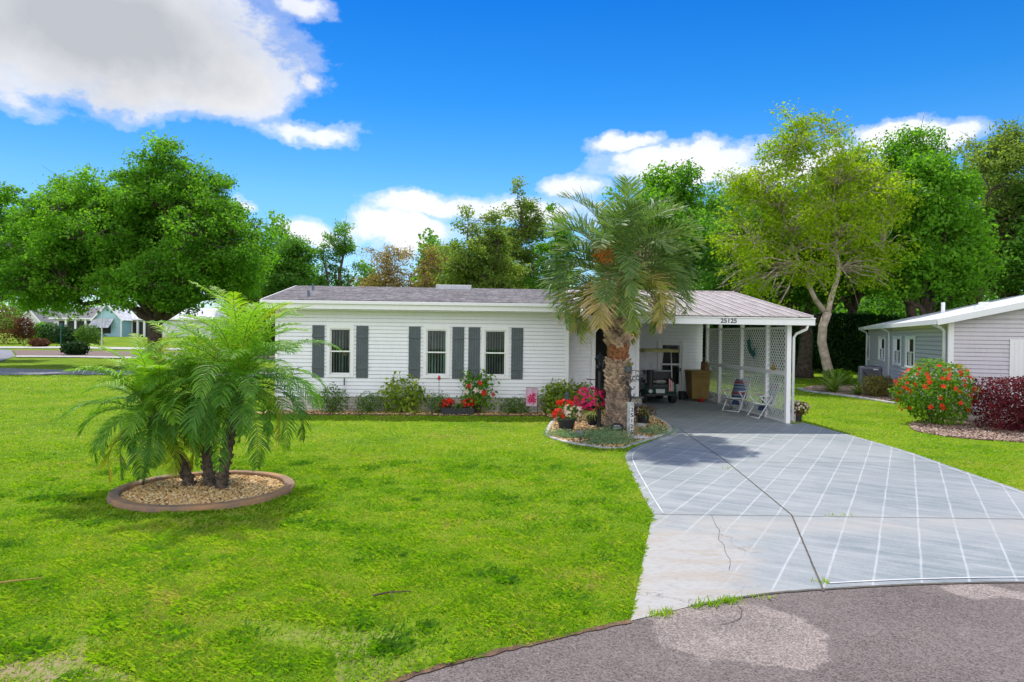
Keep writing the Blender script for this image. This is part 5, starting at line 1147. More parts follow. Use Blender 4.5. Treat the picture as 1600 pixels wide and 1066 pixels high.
def pygmy():
    D0 = PC.y; base = Vector((at(325, 762, D0).x, D0, 0)); g = 'pygmy palms in the round gravel bed'
    heads = [((238, 648), D0+.05, (296, 762), 1.35, 42, 1, 'pygmy date palm leaning left, leftmost of the clump'), ((312, 618), D0+.45, (328, 762), 1.36, 34, 2, 'pygmy date palm in the middle of the clump, behind the others'), ((374, 600), D0-.05, (345, 766), 1.62, 60, 3, 'tallest pygmy date palm of the clump, on the right')]
    for (hp, hD, bp, L, nf, sd, lab) in heads:
        rs = np.random.default_rng(200+sd); random.seed(sd); h = at(hp[0], hp[1], hD); b0 = gr(*bp); t = thing('pygmy_date_palm', lab, 'palm', (b0.x, b0.y, 0), 0, g)
        o = Vector((h.x-b0.x, h.y-b0.y, h.z)); k = 9; lean = []
        for i in range(k+1): s = i/k; lean.append(Vector((o.x*(s**1.5 if sd == 1 else s), o.y*s, .02+(o.z-.02)*s)))
        m = MB(); m.tube(lean, [.072*(1.25 if i == 0 else 1)*(1-.15*i/k)*random.uniform(.93, 1.07) for i in range(k+1)], 12)
        for i in range(150):
            s = random.random(); q = s*k; j = min(int(q), k-1); p = lean[j].lerp(lean[j+1], q-j); a = random.uniform(0, 6.28); r = .062; e = p+Vector((math.cos(a)*(r+.035), math.sin(a)*(r+.035), .035)); m.bar(p+Vector((math.cos(a)*r*.6, math.sin(a)*r*.6, -.01)), e, .035, .022)
        m.build('trunk', M['palmtrunk'], t, fix=False)
        sp = []
        for i in range(nf):
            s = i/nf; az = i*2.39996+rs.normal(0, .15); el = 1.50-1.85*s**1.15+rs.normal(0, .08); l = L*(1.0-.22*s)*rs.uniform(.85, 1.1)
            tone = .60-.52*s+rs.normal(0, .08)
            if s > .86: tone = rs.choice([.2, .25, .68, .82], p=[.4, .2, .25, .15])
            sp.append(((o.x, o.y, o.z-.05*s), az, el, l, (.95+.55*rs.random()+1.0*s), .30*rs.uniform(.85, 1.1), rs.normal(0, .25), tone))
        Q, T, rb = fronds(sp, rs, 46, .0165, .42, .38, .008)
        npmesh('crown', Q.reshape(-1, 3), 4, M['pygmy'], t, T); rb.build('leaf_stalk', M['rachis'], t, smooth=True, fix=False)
        if sd == 1:
            m = MB(); m.tube([o+Vector((0, -.05, 0)), o+Vector((.03, -.12, -.25)), o+Vector((0.0, -.13, -.6)), o+Vector((-.06, -.12, -.98))], [.02, .03, .028, .012], 6); m.build('hanging_frond', M['deadgreen'], t, smooth=True)
M['deadgreen'] = simple('drab_green_stalk', (.10, .13, .05), .8, .3)
def big_palm():
    rs = np.random.default_rng(77); random.seed(9); D = 16.6; b0 = gr(964, 671); b0.y = D; b0.x = at(964, 671, D).x
    t = thing('pindo_palm', 'tall thick trunked palm with drooping blue green fronds in front of the carport', 'palm', (b0.x, D, 0)); H = 3.72
    r_at = lambda z: .262-.035*z if z < 1.6 else .206+.012*(z-1.6)
    m = MB(); m.lathe([(.33, 0), (.28, .12), (.255, .5), (.225, 1.1), (.20, 1.8), (.20, 2.6), (.22, H), (.1, H+.25)], (0, 0, 0), 20); m.build('trunk', M['palmtrunk'], t, smooth=True)
    def boots(z0, z1, n, s, mat, nm, out=.6, tilt=.9):
        m = MB()
        for i in range(n):
            z = z0+(z1-z0)*i/n+random.uniform(-.02, .02); a = i*2.39996+random.uniform(-.1, .1); r = r_at(z); u = Vector((math.cos(a), math.sin(a), 0)); ta = Vector((-u.y, u.x, 0)); w = s*random.uniform(.75, 1.2); h = w*random.uniform(.9, 1.5)
            p = u*(r-.02)+Vector((0, 0, z)); up = (Vector((0, 0, 1))*tilt+u*out).normalized(); n_ = up.cross(ta).normalized(); th = w*.3
            a0 = [p-ta*w*.55-n_*th*.4, p+ta*w*.55-n_*th*.4, p+ta*w*.55+n_*th, p-ta*w*.55+n_*th]; e = p+up*h; k = .55
            a1 = [e-ta*w*.5*k-n_*th*.3, e+ta*w*.5*k-n_*th*.3, e+ta*w*.42*k+n_*th*.5, e-ta*w*.42*k+n_*th*.5]
            m.add(a0+a1, [(0, 1, 2, 3), (4, 7, 6, 5), (0, 4, 5, 1), (1, 5, 6, 2), (2, 6, 7, 3), (3, 7, 4, 0)])
        m.build(nm, mat, t)
    boots(.02, .95, 240, .11, M['bootdark'], 'ringed_bark', .45, .7); boots(.85, 1.62, 95, .16, M['boot'], 'leaf_base', .7, .85); boots(1.60, 1.98, 90, .14, M['fibre'], 'fibre_band', .35, .8); boots(1.95, 3.75, 190, .19, M['boot'], 'leaf_base', .75, .85)
    sp = []; nf = 60
    for i in range(nf):
        s = i/nf; az = i*2.39996+rs.normal(0, .12); el = 1.50-1.62*s**1.05+rs.normal(0, .08); L = (2.45-.62*s)*rs.uniform(.9, 1.08)
        tone = .12+.28*s**2+rs.normal(0, .07)+(.12 if rs.random() < .25 else 0)
        if s > .72 and rs.random() < .5: tone = rs.uniform(.55, .9)
        sp.append(((math.cos(az)*.12, math.sin(az)*.12, H+.15-.35*s), az, el, L, (1.30+1.45*s)*rs.uniform(.85, 1.2), .56*rs.uniform(.9, 1.1), rs.normal(0, .3), tone))
    Q, T, rb = fronds(sp, rs, 46, .032, .80, .14, .018, cut=.24)
    T = T+.18*(np.tile(np.repeat([0, .3, 1.0], 46), len(T)//138))*(rs.random(len(T)) < .6)*(T > .2)
    npmesh('crown', Q.reshape(-1, 3), 4, M['pindo'], t, np.clip(T, 0, 1)); rb.build('leaf_stalk', M['rachis'], t, smooth=True, fix=False)
    sp = [((math.cos(a)*.2, math.sin(a)*.2, 3.35), a, -.05, rs.uniform(1.3, 1.7), 2.0, .36, 0, rs.uniform(.62, .97)) for a in (0.3, 1.4, 2.2, 3.3, 5.6)]
    Q, T, rb = fronds(sp, rs, 36, .022, .3, .35, .012, cut=.3); npmesh('dead_fronds', Q.reshape(-1, 3), 4, M['pindo'], t, T)
    # fruit stalks and ferns growing from the trunk
    m = np.random.default_rng(3); P = m.normal(size=(420, 3))*np.array([.14, .08, .13])+np.array([-.45, -.75, 4.15]); tag(npmesh('fruit', leaf_quads(P, unit(m.normal(size=(420, 3))), .05, .6).reshape(-1, 3), 4, M['fruit'], t), kind='stuff')
    P = m.normal(size=(260, 3))*np.array([.13, .08, .12])+np.array([.45, -.75, 4.1]); tag(npmesh('dry_fruit', leaf_quads(P, unit(m.normal(size=(260, 3))), .05, .6).reshape(-1, 3), 4, M['boot'], t), kind='stuff')
    for a, c in (((-.28, -.15, 2.72), 1), ((.24, -.2, 2.8), 2), ((-.05, -.3, 3.0), 3)): spiky('', '', 0, 0, .34, 16, 300+c, parent=t, c=a, mat=LM['lime'], w=.06, droop=1.2)
M['fruit'] = leafmat('orange_palm_fruit', (.42, .11, .02), (.72, .22, .04), .2, (1, 1, 1), 5)
pygmy(); big_palm()

# ---------------------------------------------------------------- things in the carport and garden
M['olivebin'] = simple('tan_bin_plastic', (.32, .20, .05), .55, .12, 3); M['cart'] = simple('dark_green_cart_paint', (.015, .08, .05), .25, .1); M['canopy'] = simple('tan_cart_canopy', (.48, .42, .17), .5, .1)
M['redlens'] = simple('red_lens', (.5, .01, .01), .3); M['whiteplate'] = simple('white_plate', (.7, .7, .72), .5); M['card'] = simple('brown_cardboard', (.30, .15, .07), .8, .15); M['clearp'] = simple('pale_bottle_plastic', (.5, .58, .66), .2)
M['redp'] = simple('red_plastic', (.5, .02, .02), .4); M['pinkcloth'] = simple('pale_pink_cloth', (.66, .42, .55), .8, .1); M['teal'] = simple('dark_teal_metal', (.01, .13, .12), .5, .1); M['brass'] = simple('brass_tan', (.42, .28, .06), .5)
M['bluecloth'] = simple('blue_cloth', (.03, .06, .16), .8); M['bluestone'] = simple('blue_grey_stone', (.15, .17, .18), .8, .2); M['rock'] = simple('grey_rock', (.28, .26, .28), .9, .3, 12, bmp=.5); M['postgrey'] = simple('weathered_white_post', (.42, .42, .38), .8, .25, 8)
def stripes():
    m, t, b, o = newmat('striped_webbing'); s = t.sep(pos(t)); f = t.math('FRACT', t.math('MULTIPLY', s[2], 3.1))
    c = t.ramp(f, [(0, (.08, .13, .22)), (.18, (.30, .33, .42)), (.30, (.05, .08, .14)), (.42, (.20, .26, .36)), (.58, (.28, .035, .05)), (.68, (.40, .12, .12)), (.80, (.16, .20, .32))], 'CONSTANT')
    t.l.new(c, b.inputs['Base Color']); b.inputs['Roughness'].default_value = .8; return m
M['stripes'] = stripes()
def golf_cart():
    D = 23.2; b = at(1029, 632, D); t = thing('golf_cart', 'dark green golf cart with tan canopy parked in the carport, seen from behind', 'golf cart', (b.x-.02, D, 0.01), HR)
    m = MB(); f = F((0, 0, 0), (1, 0, 0), (0, 1, 0))
    side = [(-.25, .38), (-.28, .62), (-.12, .72), (.55, .74), (.62, .40), (1.35, .36), (1.45, .80), (1.65, .78), (1.95, .60), (2.0, .36), (1.9, .26), (-.15, .26)]
    fr = F((0, 0, 0), (0, 1, 0), (1, 0, 0)); m.prism(side, -.52, .52, fr); m.build('body', M['cart'], t, bevel=.05)
    for x in (-.50, .34): q = MB(); q.prism([(-.28, .40), (-.30, .60), (-.18, .69), (.25, .72), (.40, .60), (.42, .42), (.3, .40), (.22, .52), (0, .56), (-.14, .50), (-.22, .40)], x, x+.22, fr); q.build('fender', M['cart'], t, bevel=.03)
    for x in (-.50, .50):
        for y in (.05, 1.65):
            w = MB(); k = [Vector((x-.10, y, .24)), Vector((x-.08, y, .24)), Vector((x+.08, y, .24)), Vector((x+.10, y, .24))]; w.tube(k, [.20, .235, .235, .20], 20); wh = w.build('wheel', M['rubber'], t, smooth=False, bevel=.01)
            w = MB(); s = 1 if x > 0 else -1; w.tube([Vector((x+s*.102, y, .24)), Vector((x+s*.108, y, .24))], [.12, .11], 14); w.build('hub_cap', M['galv'], wh)
    q = MB(); q.box(-.50, .50, .02, .14, .78, 1.12); q.box(-.50, .50, .16, .66, .74, .84); q.build('seat', M['blackp'], t, bevel=.03)
    q = MB(); q.box(-.40, .40, -.30, .0, .55, .60); q.box(-.42, -.36, -.32, .02, .55, .86); q.box(.36, .42, -.32, .02, .55, .86); q.box(-.42, .42, -.33, -.29, .58, .66); q.build('bag_well', M['black'], t, bevel=.01)
    q = MB(); q.ell((0, -.15, .74), (.26, .14, .07), 10, 6); q.build('folded_towel', M['postgrey'], t, smooth=True)
    q = MB()
    for x in (-.46, .42): q.tube([(x, -.18, .62), (x, -.02, 1.75)], .018, 8)
    for x in (-.44, .44): q.tube([(x, 1.35, .8), (x, 1.05, 1.75)], .016, 8)
    q.tube([(-.46, -.05, 1.10), (.42, -.05, 1.10)], .014, 8); q.build('roof_strut', M['alu'], t, smooth=True)
    q = MB(); q.box(-.62, .62, -.42, 1.35, 1.74, 1.84, taper=.05); q.build('canopy', M['canopy'], t, bevel=.03)
    q = MB(); q.box(-.15, .15, -.30, -.285, .36, .50); q.build('licence_plate', M['whiteplate'], t, bevel=.004)
    for x in (-.40, .40): q = MB(); q.box(x-.05, x+.05, -.315, -.28, .50, .58); q.build('tail_light', M['redlens'], t, bevel=.008)
    q = MB(); q.tube([(-.36, -.42, .43), (-.36, -.37, .43)], [.06, .075], 12); q.build('ball', M['whiteplate'], t)
    q = MB(); q.box(-.52, .52, -.31, -.24, .28, .34); q.build('bumper', M['black'], t, bevel=.01)
    q = MB(); q.tube([(-.1, 1.25, .86), (-.16, 1.1, 1.02)], .02, 6); q.lathe([(.15, 0), (.17, .015), (.15, .03)], (-.18, 1.02, 1.03), 16); q.build('steering_wheel', M['black'], t)
    # red and white striped cloth flag on the right strut
    q = MB()
    for i in range(3): q.box(.26+i*.055, .285+i*.055, -.345, -.335, .42, .86-.05*i)
    q.build('flag', M['redp'], t); q = MB()
    for i in range(3): q.box(.288+i*.055, .312+i*.055, -.343, -.335, .44, .84-.05*i)
    q.build('flag_stripe', M['whiteplate'], t)
    q = MB(); q.lathe([(.10, .0), (.12, .5), (.125, .62), (.09, .63)], (-.36, -.30, .52), 14); q.build('golf_bag', M['blackp'], t)
    for i in range(3): q = MB(); q.tube([(-.38+i*.04, -.40, 1.2), (-.42+i*.06, -.38, 1.42)], .008, 5); q.build('golf_club', M['galv'], t)
def bin_():
    D = 24.5; x = X(1091, D); t = thing('wheelie_bin', 'tan brown wheeled trash bin standing by the back wall of the carport', 'trash bin', (x, D, .01), HR)
    m = MB(); vs = []
    for z, w, d in ((.05, .29, .31), (.85, .345, .38), (1.0, .36, .40)): vs += [(-w, -d, z), (w, -d, z), (w, d, z), (-w, d, z)]
    m.add(vs, [(3, 2, 1, 0), (8, 9, 10, 11)]+[(i*4+j, i*4+(j+1) % 4, i*4+4+(j+1) % 4, i*4+4+j) for i in range(2) for j in range(4)]); m.build('body', M['olivebin'], t, bevel=.03)
    m = MB(); m.box(-.39, .39, -.45, .42, 1.002, 1.075, taper=.04); m.build('lid', M['olivebin'], t, bevel=.02)
    m = MB(); m.box(-.33, .33, -.43, -.385, .84, .90); m.box(.02, .10, -.355, -.31, .12, .62); m.box(.02, .24, -.36, -.33, .46, .52); m.build('moulding', M['olivebin'], t, bevel=.01)
    for x_ in (-.27, .27): m = MB(); m.tube([(x_-.03, .30, .12), (x_+.03, .30, .12)], .12, 16); m.build('wheel', M['rubber'], t)
    m = MB(); m.box(-.12, .14, -.12, .12, 1.08, 1.38); o = m.build('cardboard_box', M['card'], bevel=.004); o.location = (x+.18, D, .01); o.rotation_euler = (0, .10, HR+.35); tag(o, 'brown cardboard box standing on the trash bin lid', 'box')
    m = MB(); m.lathe([(.035, 0), (.038, .02), (.036, .14), (.014, .18), (.014, .21)], (0, 0, 0), 12); o = m.build('water_bottle', M['clearp'], smooth=True); o.location = (x+.36, D-.3, 1.09); tag(o, 'clear water bottle on the trash bin lid beside the cardboard box', 'bottle')
    m = MB(); m.lathe([(.09, 0), (.12, .10), (.11, .10), (.085, .01)], (0, 0, 0), 16); o = m.build('dish', M['redp'], smooth=True); o.location = (x-.03, D-.62, .012); tag(o, 'small red dish on the floor in front of the trash bin', 'bowl')
    m = MB(); m.lathe([(.12, 0), (.15, .30), (.14, .30), (.11, .02)], (0, 0, 0), 16); o = m.build('bucket', M['blackp']); o.location = (x-.52, D+.1, .012); tag(o, 'black bucket between the storm door and the trash bin', 'bucket')
def chair(px, py, rz, label, hang, reuse=None):
    p = gr(px, py)
    t = thing('folding_chair', label, 'chair', (p.x, p.y, .012), rz, 'folding chairs in the carport')
    # the chair faces +x; width along y
    W = .27
    for s in (-1, 1):
        m = MB(); y = s*W
        m.tube([(.30, y, 0), (-.02, y, .44), (-.16, y, .62)], .017, 8); m.build('front_leg', M['alu'], t, smooth=True)
        m = MB(); m.tube([(-.34, y*.97, 0), (.02, y*.97, .42), (.24, y*.97, .60)], .017, 8); m.build('rear_leg', M['alu'], t, smooth=True)
        m = MB(); m.box(-.20, .28, y-.028, y+.028, .615, .64); m.build('armrest', M['pinkcloth'] if s < 0 else M['alu'], t, bevel=.008)
    m = MB()
    for s in (-1, 1): m.tube([(.27, s*W*.93, .41), (-.18, s*W*.93, .36), (-.44, s*W*.93, .98)], .017, 8)
    m.tube([(-.44, -W*.93, .98), (-.44, W*.93, .98)], .017, 8); m.tube([(.27, -W*.93, .41), (.27, W*.93, .41)], .017, 8); m.tube([(-.33, -W, .01), (-.33, W, .01)], .015, 8); m.tube([(.29, -W, .02), (.29, W, .02)], .015, 8)
    m.build('frame', M['alu'], t, smooth=True)
    def sag(a, b, d, n=8): a, b = Vector(a), Vector(b); nn = Vector((b.z-a.z, 0, -(b.x-a.x))).normalized(); return [a.lerp(b, i/n)+nn*d*math.sin(math.pi*i/n) for i in range(n+1)]
    for nm, a, b_, d in (('seat', (.27, 0, .42), (-.18, 0, .37), -.035), ('backrest', (-.18, 0, .40), (-.44, 0, .98), .03)):
        L = sag(a, b_, d); m = MB()
        for p0, p1 in zip(L[:-1], L[1:]): m.add([p0+Vector((0, -W*.9, 0)), p1+Vector((0, -W*.9, 0)), p1+Vector((0, W*.9, 0)), p0+Vector((0, W*.9, 0))], [(0, 1, 2, 3)])
        o = m.build(nm, M['stripes'], t, smooth=True); o.modifiers.new('s', 'SOLIDIFY').thickness = .006
    if hang: m = MB(); m.box(-.08, .08, -.11, .11, .20, .33, taper=.03); m.build('pouch', M['bluecloth'], t, bevel=.03)
golf_cart(); bin_()
chair(1149, 643, math.pi+.75, 'striped folding lawn chair turned towards the viewer, left of the two by the lattice', True)
chair(1190, 653, math.pi+.28, 'striped folding lawn chair seen nearly from the side, nearest the carport post', True)
def metal_fish():
    f = F((7.27-.085, 0, 0), (0, -1, 0), (-1, 0, 0)); L = [(-.34, .26), (-.30, .10), (-.22, -.02), (-.06, -.14), (.08, -.20), (.16, -.30), (.20, -.16), (.34, -.16), (.24, -.06), (.30, .10), (.20, .02), (.10, -.04), (.02, .02), (-.06, .12), (-.12, .28), (-.17, .42), (-.20, .30)]
    m = MB(); m.prism([(a-.15, c+1.92) for a, c in L], 0, .008, f); o = m.build('metal_fish', M['teal']); o.parent = None; o.matrix_world = Matrix.Translation(HO) @ Matrix.Rotation(HR, 4, 'Z'); tag(o, 'dark teal metal leaping fish hanging on the lattice screen', 'wall ornament')
metal_fish()
def bird():
    p = hw(7.20, -1.35); t = MB(); t.ell((0, 0, .05), (.09, .05, .055), 10, 7); t.ell((.07, 0, .12), (.035, .03, .035), 8, 6); t.bar((-.08, 0, .05), (-.18, 0, .08), .04, .015); t.tube([(.10, 0, .12), (.13, 0, .115)], [.01, .002], 5)
    o = t.build('bird_ornament', M['brass'], smooth=True); o.location = (p.x, p.y, 1.382); o.rotation_euler = (0, 0, 1.5); tag(o, 'small brass coloured bird ornament on the lattice rail', 'ornament')
bird()
def pot(x, y, r, h, mat, t, n=18, z=.0):
    m = MB(); m.lathe([(r*.72, 0), (r*.95, h*.88), (r*1.05, h*.88), (r*1.05, h), (r*.92, h), (r*.90, h*.9), (.001, h*.88)], (x, y, z), n); return m.build('pot', M[mat], t, smooth=False, bevel=.004)
def potted(name, label, px, py, r, h, fol, fl=None, spk=None, group=None, mat='blackp', z=0.02, seed=1, cat='potted plant'):
    p = gr(px, py); t = thing(name, label, cat, (p.x, p.y, z), 0, group); pot(0, 0, r, h, mat, t)
    if spk: spiky('', '', 0, 0, spk, 46, seed, parent=t, c=(0, 0, h), w=.028, droop=1.0)
    if fol: foliage('foliage', t, fol[0], (0, 0, h+fol[1][2]*.6), fol[1], fol[2], .055, seed=seed)
    for k, (mt, n, s, c, rr) in enumerate(fl or []): blossoms('blossom', t, M[mt], (c[0], c[1], h+c[2]), rr, n, s, seed+k, zr=(-.3, 1), out=1.0)
    return t
potted('potted_flowers', 'black pot of red and cream flowers at the left tip of the palm bed', 885, 672, .23, .26, (LM['shrub'], (.30, .26, .20), 500), [('flower_cream', 60, .05, (.12, -.04, .14), (.27, .24, .20)), ('flower_red', 50, .05, (-.18, -.08, .10), (.16, .16, .14)), ('flower_red', 36, .05, (-.05, .04, .34), (.2, .15, .10))], seed=5)
potted('potted_plant', 'spiky striped plant in a black pot left of the lamp post', 926, 665, .16, .22, None, spk=.48, seed=6, group='strap leaved plants in black pots')
potted('potted_plant', 'spiky striped plant in a black pot right of the number post', 1004, 663, .19, .24, (LM['rust'], (.36, .3, .15), 500), spk=.46, seed=7, group='strap leaved plants in black pots')
p_ = potted('potted_flowers', 'black pot of cream and dark flowers outside the carport post', 1244, 660, .17, .26, (LM['rust'], (.34, .30, .2), 900), [('flower_cream', 60, .04, (0, 0, .12), (.34, .3, .2))], seed=8)
def window_planters():
    for px, lab, red in ((699, 'red flowers in a black planter, left of the trio under the windows', 1), (716, 'green leafy plant in a black planter, middle of the trio', 0), (732, 'red flowers in a black planter, right of the trio beside the glossy bush', 1)):
        x, y = wp(px, -.62); t = thing('planter', lab, 'potted plant', (x, y, .02), HR, 'three black planters under the windows'); m = MB(); m.box(-.17, .17, -.12, .12, 0, .19); m.build('pot', M['blackp'], t, bevel=.01)
        if red: foliage('foliage', t, LM['rust'], (0, 0, .26), (.20, .16, .12), 220, .05, seed=px); blossoms('blossom', t, M['flower_red'], (0, 0, .28), (.21, .16, .14), 60, .045, px, zr=(-.2, 1))
        else: spiky('', '', 0, 0, .34, 50, px, parent=t, c=(0, 0, .18), mat=LM['hib'], w=.03, droop=.8)
window_planters()
def lamp_post():
    b = gr(936, 669); t = thing('lamp_post', 'black lantern post in front of the palm, number plate side of the bed', 'lamp post', (b.x, b.y, 0.02)); t['label'] = 'tall black lamp post with a hexagonal lantern left of the palm trunk'; s = at(936, 555, b.y).z
    m = MB(); m.lathe([(.075, 0), (.075, .05), (.045, .10), (.040, s-.42), (.055, s-.40), (.03, s-.38)], (0, 0, 0), 14); m.tube([(-.30, 0, 1.18), (.30, 0, 1.18)], .012, 6); m.build('post', M['black'], t)
    m = MB(); z = s-.37; m.lathe([(.05, z), (.07, z+.02), (.075, z+.03)], n=6); m.lathe([(.13, z+.25), (.135, z+.265), (.07, z+.34), (.02, z+.37), (.025, z+.40), (.0, z+.42)], n=6)
    for i in range(6): a = 2*math.pi*i/6; m.bar((.078*math.cos(a), .078*math.sin(a), z+.03), (.118*math.cos(a), .118*math.sin(a), z+.25), .012)
    ln = m.build('lantern', M['black'], t)
    m = MB(); m.lathe([(.072, z+.03), (.110, z+.25)], n=6); m.build('lantern_glass', M['smoke'], ln)
    m = MB(); m.ell((0, 0, z+.13), (.025, .025, .05), 8, 6); m.build('bulb', M['whiteplate'], ln, smooth=True)
    m = MB(); m.tube([(-.30, 0, 1.18), (-.34, 0, 1.19)], [.02, .004], 6); m.build('finial', M['redp'], t)
    # hanging basket of magenta flowers on the left arm
    h = thing('hanging_basket', 'hanging basket overflowing with magenta flowers on the lamp post arm', 'flower basket', (b.x-.24, b.y-.02, 0.60)); m = MB(); m.lathe([(.08, -.16), (.17, -.06), (.20, .06), (.18, .06), (.02, .03)], n=16); m.build('pot', M['blackp'], h)
    m = MB()
    for a in (0, 2.1, 4.2): m.tube([(.19*math.cos(a), .19*math.sin(a), .06), (0, 0, .42), (0, 0, .60)], .006, 4)
    m.build('hanger', M['black'], h); foliage('foliage', h, LM['hib'], (0, 0, .10), (.36, .30, .26), 420, .06, seed=41); blossoms('blossom', h, M['flower_pink'], (0, 0, .10), (.38, .32, .28), 165, .055, 42, zr=(-.75, 1))
M['smoke'] = glassmat('smoked_lantern_glass', (.35, .36, .36))
lamp_post()
def number_post():
    b = gr(983, 680); t = thing('number_post', 'short white post with black house numbers in front of the palm trunk', 'address post', (b.x, b.y-.1, 0.02)); h = at(983, 629, b.y).z
    m = MB(); m.box(-.075, .075, -.05, .05, 0, h); m.build('post', M['postgrey'], t, bevel=.006); m = MB(); m.box(-.01, .068, -.062, -.052, .07, h-.10); m.build('plate', M['whiteplate'], t, bevel=.003)
    f = F((0, -.064, 0), (1, 0, 0), (0, -1, 0))
    for i, ch in enumerate('25125'): text_mesh('numeral', ch, .125, M['num'], t, f, .03, h-.17-i*.128, .002, bold=.003, xs=1.1)
number_post()
def welcome():
    t = thing('welcome_sign', 'black metal sign with scrollwork reading WELCOME fixed to the palm trunk', 'sign', (at(988, 592, 16.2).x, 16.12, at(988, 592, 16.2).z), 0)
    f = F((0, 0, 0), (1, 0, .18), (0, -1, 0), (-.18, 0, 1)); text_mesh('lettering', 'WELCOME', .135, M['black'], t, f, .03, 0, .006, bold=.004, xs=.88)
    m = MB(); L = [f.p(-.28+.62*i/14, 0, .065+.13*math.sin(math.pi*i/14)) for i in range(15)]; m.tube(L, .007, 5); m.tube([f.p(-.28, 0, -.065), f.p(.34, 0, -.065)], .006, 5); m.tube([f.p(-.28, 0, .065), f.p(.34, 0, .065)], .006, 5)
    for k in range(4): c = -.22+.17*k; m.tube([f.p(c+.04*math.cos(a), 0, .125+.035*math.sin(a)) for a in np.linspace(0, 5.5, 10)], .005, 4)
    m.build('scrollwork', M['black'], t, fix=False)
    g = thing('potted_plant', 'small dark pot with a green sprig strapped to the palm trunk above the welcome sign', 'potted plant', (at(981, 578, 16.24).x, 16.2, at(981, 583, 16.24).z)); pot(0, 0, .09, .16, 'shutter', g); spiky('', '', 0, 0, .2, 16, 61, parent=g, c=(0.03, 0, .15), mat=LM['hib'], w=.03)
    # curly metal gecko on the right of the trunk
    q = at(984, 616, 16.2); m = MB(); m.tube([(-.05, 0, .22), (.02, 0, .14), (-.01, 0, .02), (.03, 0, -.10), (.0, 0, -.2), (.05, 0, -.26), (.09, 0, -.22)], [.025, .03, .04, .035, .018, .01, .005], 8); m.ell((-.06, 0, .25), (.04, .025, .05), 8, 6)
    for y, s in ((.10, 1), (.10, -1), (-.08, 1), (-.08, -1)): m.tube([(0, 0, y), (s*.09, 0, y+.03), (s*.11, 0, y+.09)], .012, 5)
    o = m.build('metal_gecko', M['black'], smooth=True); o.location = q; tag(o, 'black metal gecko climbing the right side of the palm trunk', 'ornament')
welcome()
def bits():
    # pink garden flag
    x, y = wp(831, -.75); t = thing('garden_flag', 'small pink garden flag with a red flower on a thin black stand', 'flag', (x, y, 0.02), HR); m = MB(); m.tube([(.17, 0, 0), (.17, 0, .76), (-.17, 0, .78)], .007, 5); m.build('stand', M['black'], t)
    m = MB(); n = 8
    for i in range(n): a, c = -.16+.31*i/n, -.16+.31*(i+1)/n; m.quad((a, .02*math.sin(i*1.3), .25), (c, .02*math.sin((i+1)*1.3), .25), (c, .02*math.sin((i+1)*1.3), .76), (a, .02*math.sin(i*1.3), .765))
    m.build('cloth', M['pinkcloth'], t, fix=False, smooth=True)
    rs = np.random.default_rng(4); Q = []
    for cx, cz, s in ((-.02, .50, .12), (.05, .42, .10), (-.06, .40, .08), (.06, .58, .07)):
        for j in range(6): a = j*1.047+cx*9; u = np.array([math.cos(a), 0, math.sin(a)]); v = np.array([-math.sin(a), 0, math.cos(a)]); c = np.array([cx, -.03, cz]); Q.append(np.stack([c, c+u*s*.6+v*s*.22, c+u*s, c+u*s*.6-v*s*.22]))
    npmesh('printed_flower', np.concatenate(Q), 4, M['flower_pink'], t)
    # red bloom stake and rain gauge stake
    x, y = wp(686, -.35); t = thing('flower_stake', 'red bloom on a thin stake above the small grey green shrub', 'garden stake', (x, y, 0.02)); m = MB(); m.tube([(0, 0, 0), (0, 0, .95)], .006, 5); m.build('stake', M['black'], t); m = MB(); m.lathe([(.01, 0), (.04, .03), (.045, .07), (.02, .13), (.0, .14)], (0, 0, .93), 8); m.build('bloom', M['redp'], t, smooth=True)
    x, y = wp(538, -.10); t = thing('rain_gauge', 'thin white pipe with a dark grey top against the siding by the first window', 'pipe', (x, y, 0.02)); m = MB(); m.tube([(0, 0, 0), (0, 0, .75)], .014, 6); m.build('pipe', M['alu'], t); m = MB(); m.tube([(0, 0, .74), (0, 0, .95)], .02, 8); m.build('cap', M['shutter'], t)
    # small solar lantern
    p = gr(887, 655); t = thing('garden_light', 'low dark garden light behind the red and cream flowers', 'garden light', (p.x, p.y+.3, 0.02)); m = MB(); m.lathe([(.015, 0), (.015, .42), (.06, .43), (.07, .60), (.09, .61), (.03, .70), (0, .72)], n=8); m.build('lantern', M['shutter'], t, bevel=.003)
    # stones and stepping slab
    def rock(px, py, r, lab, mt='rock', nm='rock'):
        q = gr(px, py); random.seed(px); m = MB(); m.ell((0, 0, r[2]*.5), r, 10, 7, .12); o = m.build(nm, M[mt], smooth=False); o.location = (q.x, q.y, .02); tag(o, lab, 'stone')
    rock(906, 685, (.16, .12, .10), 'rough grey rock among the groundcover left of the lamp post'); rock(998, 686, (.21, .17, .035), 'flat round pale slab on the gravel right of the number post', 'concrete', 'stepping_stone'); rock(1001, 668, (.16, .08, .06), 'small pale stone by the right potted strap leaved plant', 'concrete')
    rock(966, 668, (.02, .02, .02), 'tiny pebble at the palm foot', 'rock')
    # dark plaque
    q = gr(963, 674); t = thing('garden_plaque', 'low dark plaque with a line of pale lettering at the foot of the palm', 'plaque', (q.x, q.y-.12, .02)); m = MB(); m.prism([(-.15, 0), (.15, 0), (.15, .14), (.08, .19), (-.08, .19), (-.15, .14)], 0, .02, F((0, 0, 0), (1, 0, 0), (0, 1, 0))); m.build('slate', M['black'], t); m = MB()
    for k, (a, c) in enumerate(((-.07, .06), (-.10, .10), (-.08, .07))): m.box(a, c, -.004, -.001, .13-.035*k, .14-.035*k)
    m.build('pale_marks', M['whiteplate'], t)
